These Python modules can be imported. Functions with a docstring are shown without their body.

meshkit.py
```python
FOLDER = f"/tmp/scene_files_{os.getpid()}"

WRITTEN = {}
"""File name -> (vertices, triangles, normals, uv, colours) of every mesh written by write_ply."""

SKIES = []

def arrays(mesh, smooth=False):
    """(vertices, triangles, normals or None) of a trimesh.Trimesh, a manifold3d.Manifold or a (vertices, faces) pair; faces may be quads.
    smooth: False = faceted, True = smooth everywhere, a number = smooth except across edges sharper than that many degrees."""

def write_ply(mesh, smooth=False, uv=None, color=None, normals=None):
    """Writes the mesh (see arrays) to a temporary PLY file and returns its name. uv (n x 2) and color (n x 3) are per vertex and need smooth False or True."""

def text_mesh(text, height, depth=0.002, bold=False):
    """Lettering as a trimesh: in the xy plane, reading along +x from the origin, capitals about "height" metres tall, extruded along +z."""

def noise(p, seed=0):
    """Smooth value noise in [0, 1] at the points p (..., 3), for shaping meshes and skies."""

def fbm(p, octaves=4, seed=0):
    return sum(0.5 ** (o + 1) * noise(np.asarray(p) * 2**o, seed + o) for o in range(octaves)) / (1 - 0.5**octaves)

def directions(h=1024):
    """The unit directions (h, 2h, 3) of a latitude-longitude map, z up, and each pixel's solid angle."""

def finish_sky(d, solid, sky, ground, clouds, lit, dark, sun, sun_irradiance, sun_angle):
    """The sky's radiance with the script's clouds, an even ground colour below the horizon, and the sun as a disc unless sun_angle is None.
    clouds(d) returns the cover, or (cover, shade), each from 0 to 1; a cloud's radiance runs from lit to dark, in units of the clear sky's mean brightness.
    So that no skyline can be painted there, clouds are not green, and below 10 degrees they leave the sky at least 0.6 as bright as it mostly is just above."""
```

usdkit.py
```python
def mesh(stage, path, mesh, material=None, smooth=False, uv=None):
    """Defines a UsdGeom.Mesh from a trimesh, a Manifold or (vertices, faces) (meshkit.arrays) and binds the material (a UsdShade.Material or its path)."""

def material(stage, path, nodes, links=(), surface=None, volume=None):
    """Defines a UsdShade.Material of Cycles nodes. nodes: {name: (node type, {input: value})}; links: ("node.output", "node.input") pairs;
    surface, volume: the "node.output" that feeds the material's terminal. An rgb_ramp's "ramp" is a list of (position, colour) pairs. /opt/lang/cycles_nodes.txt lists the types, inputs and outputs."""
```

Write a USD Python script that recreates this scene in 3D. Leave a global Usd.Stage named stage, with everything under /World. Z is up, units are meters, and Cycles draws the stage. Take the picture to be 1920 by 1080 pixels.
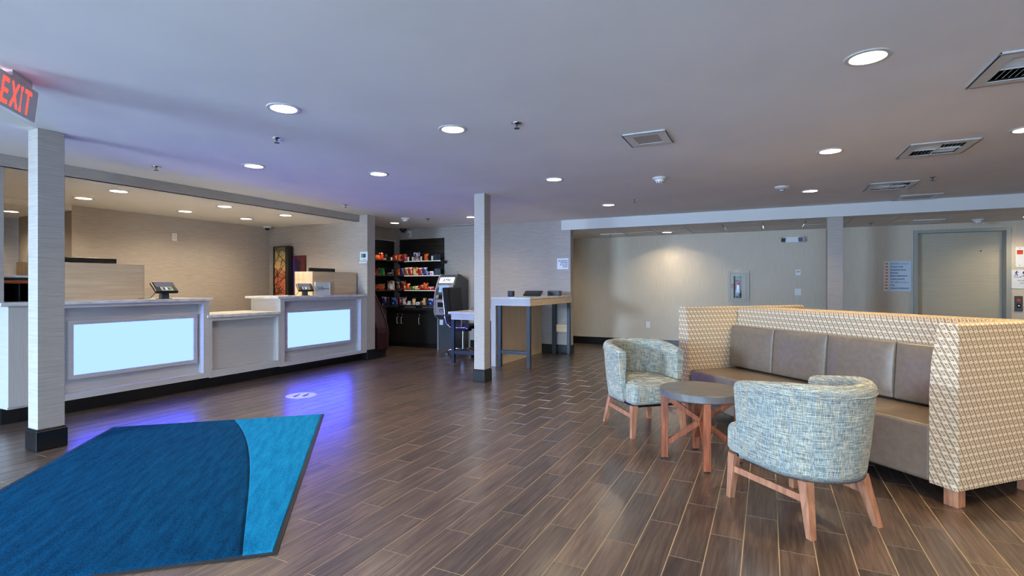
import math, random, re
import numpy as np, trimesh, shapely
from shapely.geometry import Polygon, Point, box as sbox
import usdkit, meshkit
from pxr import Usd, UsdGeom, UsdLux, UsdShade, Gf, Sdf, Vt

rng = np.random.default_rng(7)
random.seed(7)
stage = Usd.Stage.CreateInMemory()
UsdGeom.SetStageUpAxis(stage, UsdGeom.Tokens.z)
UsdGeom.SetStageMetersPerUnit(stage, 1.0)
UsdGeom.Xform.Define(stage, '/World'); UsdGeom.Scope.Define(stage, '/World/Looks')
T = Sdf.ValueTypeNames

# ------------------------------------------------------------------ camera
FPX, YAW, HCAM, CYPX = 975.0, 0.456, 1.25, 534.5
cam = UsdGeom.Camera.Define(stage, '/World/camera')
cam.AddTranslateOp().Set(Gf.Vec3d(0, 0, HCAM)); cam.AddRotateZOp().Set(math.degrees(YAW)); cam.AddRotateXOp().Set(90.0)
cam.CreateHorizontalApertureAttr(36.0); cam.CreateVerticalApertureAttr(36.0 * 1080 / 1920)
cam.CreateFocalLengthAttr(FPX / 1920 * 36.0)
cam.CreateVerticalApertureOffsetAttr(-(540 - CYPX) / 1920 * 36.0)
cam.CreateClippingRangeAttr(Gf.Vec2f(0.05, 100.0))
cam.CreateExposureAttr(0.4)

# ------------------------------------------------------------------ light
LAMP, LAMP_COL = 300.0, (1.0, 0.82, 0.56)        # every recessed downlight
PANEL = (0.39, 0.65, 9.0)                        # backlit panels of the reception counters
DAY_COL = (0.50, 0.70, 1.0)                       # cool outdoor light from unseen openings behind the camera
dome = UsdLux.DomeLight.Define(stage, '/World/sky_light')
dome.CreateIntensityAttr(0.8); dome.CreateColorAttr(Gf.Vec3f(0.55, 0.75, 1.0))
def unseen_daylight(name, x, y, z, w, h, power, tilt):
    d = UsdLux.RectLight.Define(stage, '/World/' + name)
    d.CreateWidthAttr(w); d.CreateHeightAttr(h); d.CreateIntensityAttr(power); d.CreateColorAttr(Gf.Vec3f(*DAY_COL))
    d.AddTranslateOp().Set(Gf.Vec3d(x, y, z)); d.AddRotateXOp().Set(90.0 - tilt)     # faces +Y into the lobby, tipped down
unseen_daylight('unseen_daylight', -6.2, -4.3, 2.6, 2.6, 2.4, 185.0, 20.0)  # out of view, placed to light the column and chairs from front left
unseen_daylight('unseen_daylight_001', -0.6, -4.2, 1.1, 4.4, 2.2, 13.0, -14.0)  # out of view, placed and tipped upward to cool the ceiling and beam

# ------------------------------------------------------------------ helpers
def lin(r, g, b):
    f = lambda c: c / 12.92 if c <= 0.04045 else ((c + 0.055) / 1.055) ** 2.4
    return tuple(f(x / 255.0) for x in (r, g, b))
names = {}
def numbered(path):
    n = names.get(path, -1) + 1; names[path] = n
    return path if n == 0 else f'{path}_{n:03d}'
def tag(o, label=None, cat=None, group=None, kind=None):
    p = o.GetPrim() if hasattr(o, 'GetPrim') else o
    for k, v in (('label', label), ('category', cat), ('group', group), ('kind', kind)):
        if v: p.SetCustomDataByKey(k, v)
    return p
def thing(name, label=None, cat=None, loc=(0, 0, 0), rotz=0.0, group=None, kind=None):
    x = UsdGeom.Xform.Define(stage, numbered('/World/' + name))
    x.AddTranslateOp().Set(Gf.Vec3d(*[float(c) for c in loc])); x.AddRotateZOp().Set(float(math.degrees(rotz)))
    return tag(x, label, cat, group, kind)
def obj(name, mesh, m, parent=None, smooth=False, uv=None, label=None, kind=None):
    base = str(parent.GetPath()) if parent is not None else '/World'
    v, f, n = meshkit.arrays(mesh, smooth)
    g = UsdGeom.Mesh.Define(stage, numbered(base + '/' + name))
    g.CreatePointsAttr(Vt.Vec3fArray.FromNumpy(v.astype(np.float32)))
    g.CreateFaceVertexCountsAttr(Vt.IntArray.FromNumpy(np.full(len(f), 3, np.int32)))
    g.CreateFaceVertexIndicesAttr(Vt.IntArray.FromNumpy(f.astype(np.int32).ravel()))
    g.CreateSubdivisionSchemeAttr('none')
    if n is not None:
        g.CreateNormalsAttr(Vt.Vec3fArray.FromNumpy(n.astype(np.float32))); g.SetNormalsInterpolation('vertex')
    if uv is not None:
        if isinstance(uv, str):                   # box projection, metres
            t = v[f]; nn = np.abs(np.cross(t[:, 1] - t[:, 0], t[:, 2] - t[:, 0])); ax = nn.argmax(1)
            st = np.empty((len(f), 3, 2))
            for a, (i, j) in ((0, (1, 2)), (1, (0, 2)), (2, (0, 1))):
                k = ax == a; st[k] = t[k][:, :, [i, j]]
            UsdGeom.PrimvarsAPI(g).CreatePrimvar('st', T.TexCoord2fArray, 'faceVarying').Set(Vt.Vec2fArray.FromNumpy(st.reshape(-1, 2).astype(np.float32)))
        else:
            UsdGeom.PrimvarsAPI(g).CreatePrimvar('st', T.TexCoord2fArray, 'vertex').Set(Vt.Vec2fArray.FromNumpy(np.asarray(uv, np.float32)))
    UsdShade.MaterialBindingAPI.Apply(g.GetPrim()).Bind(M[m])
    return tag(g, label, None, None, kind)
def struct(name, mesh, m, parent=None, **k):
    return obj(name, mesh, m, parent, kind='structure' if parent is None else None, **k)
def dup(root, loc, rotz=0.0, label=None, group=None):
    was = root.GetCustomData()
    r = thing(re.sub(r'_\d{3}$', '', root.GetName()), label or was.get('label'), was.get('category'), loc, rotz, group or was.get('group'))
    r.GetReferences().AddInternalReference(root.GetPath()); r.SetInstanceable(True)
    return r
cat = trimesh.util.concatenate
def bx(x0, x1, y0, y1, z0, z1, c=0.0):
    """box between two corners, edges chamfered by c"""
    if c <= 0:
        m = trimesh.creation.box((x1 - x0, y1 - y0, z1 - z0)); m.apply_translation(((x0 + x1) / 2, (y0 + y1) / 2, (z0 + z1) / 2)); return m
    c = min(c, 0.45 * min(x1 - x0, y1 - y0, z1 - z0)); P = []
    for x, sx in ((x0, 1), (x1, -1)):
        for y, sy in ((y0, 1), (y1, -1)):
            for z, sz in ((z0, 1), (z1, -1)):
                P += [(x + sx * c, y + sy * c, z), (x + sx * c, y, z + sz * c), (x, y + sy * c, z + sz * c)]
    return trimesh.convex.convex_hull(np.array(P))
def rbx(x0, x1, y0, y1, z0, z1, r, n=2):
    """box with rounded edges"""
    r = min(r, 0.49 * min(x1 - x0, y1 - y0, z1 - z0)); s = trimesh.creation.icosphere(n, r).vertices; P = []
    for x in (x0 + r, x1 - r):
        for y in (y0 + r, y1 - r):
            for z in (z0 + r, z1 - r): P.append(s + (x, y, z))
    return trimesh.convex.convex_hull(np.vstack(P))
def cyl(r, z0, z1, x=0, y=0, n=24):
    m = trimesh.creation.cylinder(r, z1 - z0, sections=n); m.apply_translation((x, y, (z0 + z1) / 2)); return m
def lathe(prof, n=32):
    return trimesh.creation.revolve(np.array(prof, float), sections=n)
def mv(m, t=(0, 0, 0), rx=0, ry=0, rz=0, s=None):
    m = m.copy()
    if s is not None: m.apply_scale(s)
    for a, ax in ((rx, (1, 0, 0)), (ry, (0, 1, 0)), (rz, (0, 0, 1))):
        if a: m.apply_transform(trimesh.transformations.rotation_matrix(a, ax))
    m.apply_translation(t); return m
def bar(a, b, w, h=None, c=0.002, up=(0, 0, 1)):
    """square bar from a to b, w wide and h high"""
    a, b = np.array(a, float), np.array(b, float); d = b - a; L = np.linalg.norm(d); d /= L; h = h or w
    s = np.cross(d, up); s /= np.linalg.norm(s); t = np.cross(s, d)
    m = bx(-w / 2, w / 2, -h / 2, h / 2, 0, L, c); R = np.eye(4); R[:3, 0], R[:3, 1], R[:3, 2], R[:3, 3] = s, t, d, a
    m.apply_transform(R); return m
def tube(pts, r, n=8, closed=False):
    P = np.array(pts, float); k = len(P); V = []; F = []
    for i in range(k):
        d = P[(i + 1) % k] - P[i - 1] if closed else P[min(i + 1, k - 1)] - P[max(i - 1, 0)]
        d = d / (np.linalg.norm(d) + 1e-12); up = np.array((0, 0, 1.0)) if abs(d[2]) < 0.9 else np.array((1.0, 0, 0))
        s = np.cross(d, up); s /= np.linalg.norm(s); t = np.cross(s, d)
        V += [P[i] + r * (math.cos(a) * s + math.sin(a) * t) for a in np.linspace(0, 2 * np.pi, n, endpoint=False)]
    for i in range(k if closed else k - 1):
        for j in range(n):
            a, b = i * n + j, i * n + (j + 1) % n; c, d = ((i + 1) % k) * n + j, ((i + 1) % k) * n + (j + 1) % n
            F += [(a, b, d), (a, d, c)]
    if not closed:
        for base in (0, (k - 1) * n):
            for j in range(1, n - 1): F.append((base, base + j, base + j + 1) if base else (base, base + j + 1, base + j))
    m = trimesh.Trimesh(V, F, process=False); m.fix_normals(); return m
def prism(poly, h, axis='z'):
    """shapely polygon or point list extruded by h. axis z: (x,y); axis x: (y,z) along +x; axis y: (x,z) along +y"""
    p = poly if hasattr(poly, 'exterior') else Polygon(poly)
    m = trimesh.creation.extrude_polygon(p, h, engine='earcut')
    if axis == 'x': m.apply_transform(np.array([[0, 0, 1, 0], [1, 0, 0, 0], [0, 1, 0, 0], [0, 0, 0, 1.0]]))
    if axis == 'y':
        m.apply_transform(np.array([[1, 0, 0, 0], [0, 0, 1, 0], [0, 1, 0, 0], [0, 0, 0, 1.0]])); m.invert()
    return m
def loft(rings, cap=True):
    k, n = len(rings), len(rings[0]); V = np.vstack(rings); F = []
    for i in range(k - 1):
        for j in range(n):
            a, b, c, d = i * n + j, i * n + (j + 1) % n, (i + 1) * n + j, (i + 1) * n + (j + 1) % n
            F += [(a, b, d), (a, d, c)]
    if cap:
        V = np.vstack([V, rings[0].mean(0), rings[-1].mean(0)]); a, b = k * n, k * n + 1
        for j in range(n): F += [(a, (j + 1) % n, j), (b, (k - 1) * n + j, (k - 1) * n + (j + 1) % n)]
    m = trimesh.Trimesh(V, F, process=False); m.fix_normals(); return m
def wtext(text, h, x, y, z, face='-y', bold=False, depth=0.002, align='l', w=None):
    """lettering standing on a wall: face -y (reads along +x), +x (reads along +y)"""
    m = meshkit.text_mesh(text, h, depth, bold); wd = m.bounds[1][0]
    if w: m.apply_scale((w / wd, 1, 1)); wd = w
    m.apply_translation((-wd if align == 'r' else -wd / 2 if align == 'c' else 0, 0, 0))
    m.apply_transform(trimesh.transformations.rotation_matrix(math.pi / 2, (1, 0, 0)))
    if face == '+x': m.apply_transform(trimesh.transformations.rotation_matrix(math.pi / 2, (0, 0, 1)))
    m.apply_translation((x, y, z)); return m

# ------------------------------------------------------------------ materials
M = {}
def mat(name, nodes, links=(), surface='p.BSDF'):
    M[name] = usdkit.material(stage, '/World/Looks/' + name, nodes, links, surface=surface); return M[name]
def plain(name, col, rough=0.5, **k):
    mat(name, {'p': ('principled_bsdf', {'base_color': col, 'roughness': rough, **k})})
def streaky(name, c0, c1, scale, rough=0.6, bump=0.0, detail=4.0, contrast=(0.35, 0.65), coord='geo', spec=0.5, coat=0.0):
    """noise stretched by scale (per axis), ramped between two colours"""
    nodes = {'g': ('geometry', {}) if coord == 'geo' else ('texture_coordinate', {}),
             'm': ('mapping', {'scale': scale}), 'n': ('noise_texture', {'scale': 1.0, 'detail': detail, 'roughness': 0.6}),
             'r': ('rgb_ramp', {'ramp': [(contrast[0], c0), (contrast[1], c1)]}),
             'p': ('principled_bsdf', {'roughness': rough, 'specular_ior_level': spec, 'coat_weight': coat})}
    links = [('g.position' if coord == 'geo' else 'g.object', 'm.vector'), ('m.vector', 'n.vector'), ('n.fac', 'r.fac'), ('r.color', 'p.base_color')]
    if bump:
        nodes['b'] = ('bump', {'strength': bump, 'distance': 0.002}); links += [('n.fac', 'b.height'), ('b.normal', 'p.normal')]
    mat(name, nodes, links)
def emit(name, col, s=1.0):
    mat(name, {'e': ('emission', {'color': col, 'strength': s})}, surface='e.emission')

streaky('wallpaper_x', lin(158, 150, 143), lin(182, 174, 166), (60, 2.5, 330), bump=0.3)     # grasscloth on walls facing X
streaky('wallpaper', lin(158, 150, 144), lin(184, 176, 168), (6, 6, 330), bump=0.3)
streaky('hall_wallpaper', lin(196, 184, 165), lin(210, 199, 180), (220, 220, 3.5), bump=0.3)
streaky('ceiling_paint', lin(226, 225, 223), lin(232, 231, 229), (1.2, 1.2, 1.2), rough=0.85, spec=0.2)
streaky('lay_in_tile', lin(222, 221, 217), lin(234, 233, 229), (160, 160, 160), rough=0.9, spec=0.1, bump=0.4)
plain('white_paint', lin(214, 214, 212), 0.6)
plain('white_metal', lin(205, 205, 202), 0.35)
plain('black_base', lin(20, 20, 21), 0.32)
plain('black_plastic', lin(16, 16, 18), 0.35)
plain('dark_void', lin(10, 9, 9), 0.8)
plain('white_plastic', lin(225, 225, 222), 0.35)
plain('chrome', lin(214, 216, 220), 0.14, metallic=1.0)
plain('steel', lin(150, 152, 155), 0.32, metallic=1.0)
plain('dark_steel', lin(52, 58, 66), 0.4, metallic=0.4)
plain('black_leather', lin(17, 17, 20), 0.38)
plain('atm_grey', lin(62, 66, 70), 0.45)
plain('atm_face', lin(150, 140, 150), 0.35)
plain('sign_white', lin(226, 230, 234), 0.4)
plain('sign_blue', lin(196, 214, 228), 0.4)
plain('sign_peach', lin(236, 212, 196), 0.4)
plain('ink_blue', lin(34, 58, 140), 0.5)
plain('ink_dark', lin(24, 24, 30), 0.5)
plain('logo_green', lin(40, 150, 110), 0.5)
plain('logo_navy', lin(30, 60, 120), 0.5)
plain('plaque_red', lin(200, 74, 40), 0.45)
plain('fire_red', lin(170, 24, 22), 0.3)
plain('cabinet_putty', lin(176, 172, 158), 0.4)
plain('elevator_frame', lin(158, 160, 152), 0.4)
plain('rubber', lin(22, 24, 28), 0.7)
plain('grout', lin(178, 158, 128), 0.85)
streaky('elevator_door', lin(176, 168, 148), lin(188, 180, 160), (3, 3, 220), rough=0.4)
streaky('white_laminate', lin(180, 178, 178), lin(193, 191, 190), (4, 4, 220), rough=0.45, bump=0.15)
streaky('white_laminate_v', lin(178, 175, 172), lin(191, 188, 184), (220, 220, 4), rough=0.45, bump=0.15)
streaky('countertop', lin(196, 194, 192), lin(226, 224, 222), (9, 9, 9), rough=0.25)
streaky('maple_h', lin(210, 178, 142), lin(226, 198, 162), (2.5, 2.5, 40), rough=0.4)
streaky('maple_v', lin(222, 192, 150), lin(238, 212, 172), (40, 40, 2.2), rough=0.4)
streaky('black_oak', lin(10, 9, 9), lin(22, 19, 18), (50, 50, 3), rough=0.45, bump=0.2)
streaky('mahogany', lin(36, 10, 12), lin(66, 22, 22), (60, 60, 3), rough=0.4, bump=0.2)
streaky('beech', lin(160, 106, 76), lin(196, 138, 104), (45, 45, 4), rough=0.38, coord='obj')
streaky('walnut', lin(124, 62, 36), lin(174, 98, 62), (60, 60, 5), rough=0.38, coord='obj')
streaky('cherry_shelf', lin(120, 56, 22), lin(160, 84, 40), (6, 6, 40), rough=0.4)
streaky('table_slate', lin(98, 94, 92), lin(112, 108, 106), (14, 14, 14), rough=0.3, coord='obj')
streaky('taupe_leather', lin(122, 107, 92), lin(132, 117, 101), (25, 25, 25), rough=0.36, bump=0.12, coord='obj')
emit('panel_light', PANEL)
emit('lamp_lens', LAMP_COL, LAMP)
emit('lamp_lens_warm', (1.0, 0.75, 0.40), LAMP * 1.1)
emit('exit_red', (1.0, 0.075, 0.06), 1.6)
emit('atm_light', (0.62, 0.72, 1.0), 1.5)
emit('atm_screen', (0.22, 0.42, 0.8), 1.0)
mat('screen_grey', {'p': ('principled_bsdf', {'base_color': lin(70, 74, 92), 'roughness': 0.12, 'emission_color': lin(90, 96, 120), 'emission_strength': 0.35})})
# window glass: clear with a fresnel sheen
mat('glass', {'f': ('fresnel', {'IOR': 1.2}), 't': ('transparent_bsdf', {'color': (0.95, 0.97, 0.97)}), 'g': ('glossy_bsdf', {'roughness': 0.02}), 'x': ('mix_closure', {})},
    [('f.fac', 'x.fac'), ('t.BSDF', 'x.closure1'), ('g.BSDF', 'x.closure2')], 'x.closure')
mat('clear_acrylic', {'f': ('layer_weight', {'blend': 0.35}), 't': ('transparent_bsdf', {'color': (0.86, 0.88, 0.92)}), 'g': ('glossy_bsdf', {'roughness': 0.15, 'color': (0.7, 0.72, 0.8)}), 'x': ('mix_closure', {})},
    [('f.facing', 'x.fac'), ('t.BSDF', 'x.closure1'), ('g.BSDF', 'x.closure2')], 'x.closure')
# floor: wood-look porcelain; each tile brings its own random pair in st
mat('wood_tile', {
    'g': ('geometry', {}), 'uv': ('texture_coordinate', {}), 'sx': ('separate_xyz', {}),
    'off': ('vector_math', {'math_type': 'scale', 'scale': 37.0}), 'add': ('vector_math', {'math_type': 'add'}),
    'm': ('mapping', {'scale': (55, 3.0, 1)}), 'n': ('noise_texture', {'scale': 1.0, 'detail': 5.0, 'roughness': 0.62, 'distortion': 0.6}),
    'm2': ('mapping', {'scale': (9, 1.6, 1)}), 'n2': ('noise_texture', {'scale': 1.0, 'detail': 3.0}),
    'r': ('rgb_ramp', {'ramp': [(0.25, lin(58, 48, 43)), (0.5, lin(86, 71, 62)), (0.75, lin(112, 93, 80))]}),
    'r2': ('rgb_ramp', {'ramp': [(0.3, (0.74, 0.74, 0.76)), (0.7, (1.12, 1.1, 1.06))]}),
    'r3': ('rgb_ramp', {'ramp': [(0.0, (0.72, 0.73, 0.76)), (0.5, (1.0, 0.97, 0.93)), (1.0, (1.25, 1.18, 1.1))]}),
    'x1': ('mix', {'mix_type': 'multiply', 'fac': 1.0}), 'x2': ('mix', {'mix_type': 'multiply', 'fac': 1.0}),
    'b': ('bump', {'strength': 0.12, 'distance': 0.002}),
    'rr': ('map_range', {'from_min': 0.2, 'from_max': 0.8, 'to_min': 0.2, 'to_max': 0.3}),
    'p': ('principled_bsdf', {'roughness': 0.3, 'specular_ior_level': 0.6, 'coat_weight': 0.5, 'coat_roughness': 0.34})},
    [('uv.UV', 'off.vector1'), ('g.position', 'add.vector1'), ('off.vector', 'add.vector2'), ('add.vector', 'm.vector'), ('m.vector', 'n.vector'),
     ('add.vector', 'm2.vector'), ('m2.vector', 'n2.vector'), ('n.fac', 'r.fac'), ('n2.fac', 'r2.fac'), ('uv.UV', 'sx.vector'), ('sx.x', 'r3.fac'),
     ('r.color', 'x1.color1'), ('r2.color', 'x1.color2'), ('x1.color', 'x2.color1'), ('r3.color', 'x2.color2'), ('x2.color', 'p.base_color'),
     ('n.fac', 'b.height'), ('b.normal', 'p.normal'), ('n.fac', 'rr.value'), ('rr.result', 'p.roughness')])
# tweed of the armchairs: crossing threads
mat('tweed', {
    'g': ('texture_coordinate', {}),
    'mv': ('mapping', {'scale': (320, 320, 14)}), 'nv': ('noise_texture', {'scale': 1.0, 'detail': 2.0}),
    'mh': ('mapping', {'scale': (16, 16, 330)}), 'nh': ('noise_texture', {'scale': 1.0, 'detail': 2.0}),
    'mb': ('mapping', {'scale': (34, 34, 4)}), 'nb': ('noise_texture', {'scale': 1.0, 'detail': 2.0}),
    'rv': ('rgb_ramp', {'ramp': [(0.33, lin(66, 96, 116)), (0.45, lin(126, 142, 146)), (0.55, lin(184, 178, 160)), (0.66, lin(226, 219, 202))]}),
    'rh': ('rgb_ramp', {'ramp': [(0.36, lin(92, 94, 92)), (0.5, lin(158, 152, 138)), (0.64, lin(230, 221, 198))]}),
    'rb': ('rgb_ramp', {'ramp': [(0.35, (0.80, 0.93, 1.0)), (0.65, (1.0, 0.97, 0.88))]}),
    'x': ('mix', {'mix_type': 'mix', 'fac': 0.5}), 'x2': ('mix', {'mix_type': 'multiply', 'fac': 1.0}),
    'ad': ('math', {'math_type': 'add'}), 'b': ('bump', {'strength': 0.5, 'distance': 0.002}),
    'p': ('principled_bsdf', {'roughness': 0.85, 'specular_ior_level': 0.2, 'sheen_weight': 0.1})},
    [('g.object', 'mv.vector'), ('g.object', 'mh.vector'), ('g.object', 'mb.vector'), ('mv.vector', 'nv.vector'), ('mh.vector', 'nh.vector'), ('mb.vector', 'nb.vector'),
     ('nv.fac', 'rv.fac'), ('nh.fac', 'rh.fac'), ('nb.fac', 'rb.fac'), ('rv.color', 'x.color1'), ('rh.color', 'x.color2'), ('x.color', 'x2.color1'), ('rb.color', 'x2.color2'),
     ('x2.color', 'p.base_color'), ('nv.fac', 'ad.value1'), ('nh.fac', 'ad.value2'), ('ad.value', 'b.height'), ('b.normal', 'p.normal')])
# carpet pile
def carpet(name, c0, c1):
    mat(name, {'g': ('texture_coordinate', {}), 'n': ('noise_texture', {'scale': 210.0, 'detail': 3.0, 'roughness': 0.75}),
               'm': ('mapping', {'scale': (4.0, 26.0, 1)}), 'n2': ('noise_texture', {'scale': 1.0, 'detail': 3.0}),
               'ad': ('math', {'math_type': 'multiply_add', 'value2': 0.35}), 'r': ('rgb_ramp', {'ramp': [(0.5, c0), (0.82, c1)]}),
               'b': ('bump', {'strength': 0.9, 'distance': 0.006}), 'p': ('principled_bsdf', {'roughness': 0.95, 'specular_ior_level': 0.05})},
        [('g.object', 'n.vector'), ('g.object', 'm.vector'), ('m.vector', 'n2.vector'), ('n2.fac', 'ad.value1'), ('n.fac', 'ad.value3'), ('ad.value', 'r.fac'), ('r.color', 'p.base_color'), ('n.fac', 'b.height'), ('b.normal', 'p.normal')])
carpet('carpet_navy', lin(1, 28, 56), lin(10, 78, 116))
carpet('carpet_sky', lin(4, 86, 128), lin(30, 144, 186))
# banquette cloth: interlocking outline figures, white on taupe, in metres of st
def banquette_cloth():
    per = 0.043
    nodes = {'uv': ('texture_coordinate', {}), 'm': ('mapping', {'scale': (1 / per, 1 / per, 1)}), 's': ('separate_xyz', {}),
             'row': ('math', {'math_type': 'floor'}), 'half': ('math', {'math_type': 'multiply', 'value2': 0.5}), 'xs': ('math', {'math_type': 'add'}),
             'fx': ('math', {'math_type': 'fraction'}), 'fy': ('math', {'math_type': 'fraction'}),
             # band: |fx - 0.55*fy - 0.1| inside the cell, cut by white gaps
             'k1': ('math', {'math_type': 'multiply', 'value2': 0.62}), 'd1': ('math', {'math_type': 'subtract'}), 'w1': ('math', {'math_type': 'fraction'}),
             'c1': ('math', {'math_type': 'subtract', 'value2': 0.5}), 'a1': ('math', {'math_type': 'absolute'}), 'g1': ('math', {'math_type': 'less_than', 'value2': 0.17}),
             'ra': ('math', {'math_type': 'subtract', 'value2': 0.5}), 'rb': ('math', {'math_type': 'absolute'}), 'g2': ('math', {'math_type': 'less_than', 'value2': 0.455}),
             'band': ('math', {'math_type': 'multiply'}),
             # ring figure between the bands
             'ring': ('math', {'math_type': 'subtract', 'value1': 0.5}), 'mx': ('math', {'math_type': 'maximum'}), 'h2': ('math', {'math_type': 'multiply', 'value2': 0.62}),
             'i1': ('math', {'math_type': 'subtract', 'value2': 0.13}), 'i2': ('math', {'math_type': 'absolute'}), 'g3': ('math', {'math_type': 'less_than', 'value2': 0.055}),
             'any': ('math', {'math_type': 'maximum'}),
             'x': ('mix', {'mix_type': 'mix', 'color1': lin(231, 214, 187), 'color2': lin(162, 134, 103)}),
             'b': ('bump', {'strength': 0.15, 'distance': 0.001}), 'p': ('principled_bsdf', {'roughness': 0.75, 'specular_ior_level': 0.25})}
    links = [('uv.UV', 'm.vector'), ('m.vector', 's.vector'), ('s.y', 'row.value1'), ('row.value', 'half.value1'), ('s.x', 'xs.value1'), ('half.value', 'xs.value2'),
             ('xs.value', 'fx.value1'), ('s.y', 'fy.value1'), ('fy.value', 'k1.value1'), ('fx.value', 'd1.value1'), ('k1.value', 'd1.value2'), ('d1.value', 'w1.value1'),
             ('w1.value', 'c1.value1'), ('c1.value', 'a1.value1'), ('a1.value', 'g1.value1'), ('fy.value', 'ra.value1'), ('ra.value', 'rb.value1'), ('rb.value', 'g2.value1'),
             ('g1.value', 'band.value1'), ('g2.value', 'band.value2'),
             ('a1.value', 'ring.value2'), ('ring.value', 'mx.value1'), ('rb.value', 'h2.value1'), ('h2.value', 'mx.value2'), ('mx.value', 'i1.value1'), ('i1.value', 'i2.value1'), ('i2.value', 'g3.value1'),
             ('band.value', 'any.value1'), ('g3.value', 'any.value2'), ('any.value', 'x.fac'), ('x.color', 'p.base_color'), ('any.value', 'b.height'), ('b.normal', 'p.normal')]
    mat('banquette_cloth', nodes, links)
banquette_cloth()
def packet(name, c0, c1, c2):
    mat(name, {'g': ('texture_coordinate', {}), 'v': ('voronoi_texture', {'scale': 22.0, 'randomness': 1.0}), 's': ('separate_xyz', {}),
               'r': ('rgb_ramp', {'ramp': [(0.0, c0), (0.42, c1), (0.66, c2)], 'interpolate': False}), 'p': ('principled_bsdf', {'roughness': 0.28})},
        [('g.object', 'v.vector'), ('v.color', 's.vector'), ('s.x', 'r.fac'), ('r.color', 'p.base_color')])
packet('packet_orange', lin(226, 96, 24), lin(240, 150, 50), lin(150, 40, 20))
packet('packet_red', lin(190, 30, 26), lin(228, 70, 40), lin(240, 220, 200))
packet('packet_crimson', lin(140, 14, 30), lin(190, 40, 50), lin(220, 160, 150))
packet('packet_green', lin(20, 140, 70), lin(30, 170, 90), lin(220, 230, 120))
packet('packet_blue', lin(24, 60, 150), lin(40, 110, 190), lin(220, 226, 240))
packet('packet_purple', lin(80, 50, 150), lin(190, 180, 214), lin(230, 228, 236))
packet('packet_cream', lin(226, 202, 150), lin(214, 176, 110), lin(190, 90, 40))
packet('packet_white', lin(228, 226, 222), lin(200, 196, 196), lin(180, 50, 40))
packet('packet_brown', lin(130, 74, 44), lin(170, 110, 70), lin(228, 208, 180))
packet('packet_silver', lin(170, 172, 180), lin(206, 208, 214), lin(90, 92, 104))
packet('packet_dark', lin(30, 30, 38), lin(60, 60, 70), lin(120, 118, 124))
# abstract art
mat('art_amber', {'g': ('geometry', {}), 's': ('separate_xyz', {}), 'r': ('rgb_ramp', {'ramp': [(0.0, lin(196, 100, 64)), (0.42, lin(206, 116, 72)), (0.55, lin(214, 172, 112)), (0.8, lin(176, 158, 104)), (1.0, lin(108, 104, 70))]}),
    'mr': ('map_range', {'from_min': 1.08, 'from_max': 1.96}), 'p': ('principled_bsdf', {'roughness': 0.4})},
    [('g.position', 's.vector'), ('s.z', 'mr.value'), ('mr.result', 'r.fac'), ('r.color', 'p.base_color')])
streaky('art_violet', lin(30, 16, 60), lin(92, 60, 150), (40, 40, 1.5), rough=0.35)
streaky('art_wine', lin(56, 18, 30), lin(110, 40, 48), (30, 30, 14), rough=0.4)

# ================================================================== STRUCTURE
CEIL, REC, HALL = 2.43, 2.32, 2.25
XD, XB, XW = -6.0, -6.17, -8.37          # counter front, bulkhead front, wall behind the counter
YS0, YS1 = 6.74, 6.93                    # wall at the far end of the counter
YB, YH = 8.93, 10.70                     # business-centre wall, hall wall
XL = -6.2                                # lobby's left wall

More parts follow.
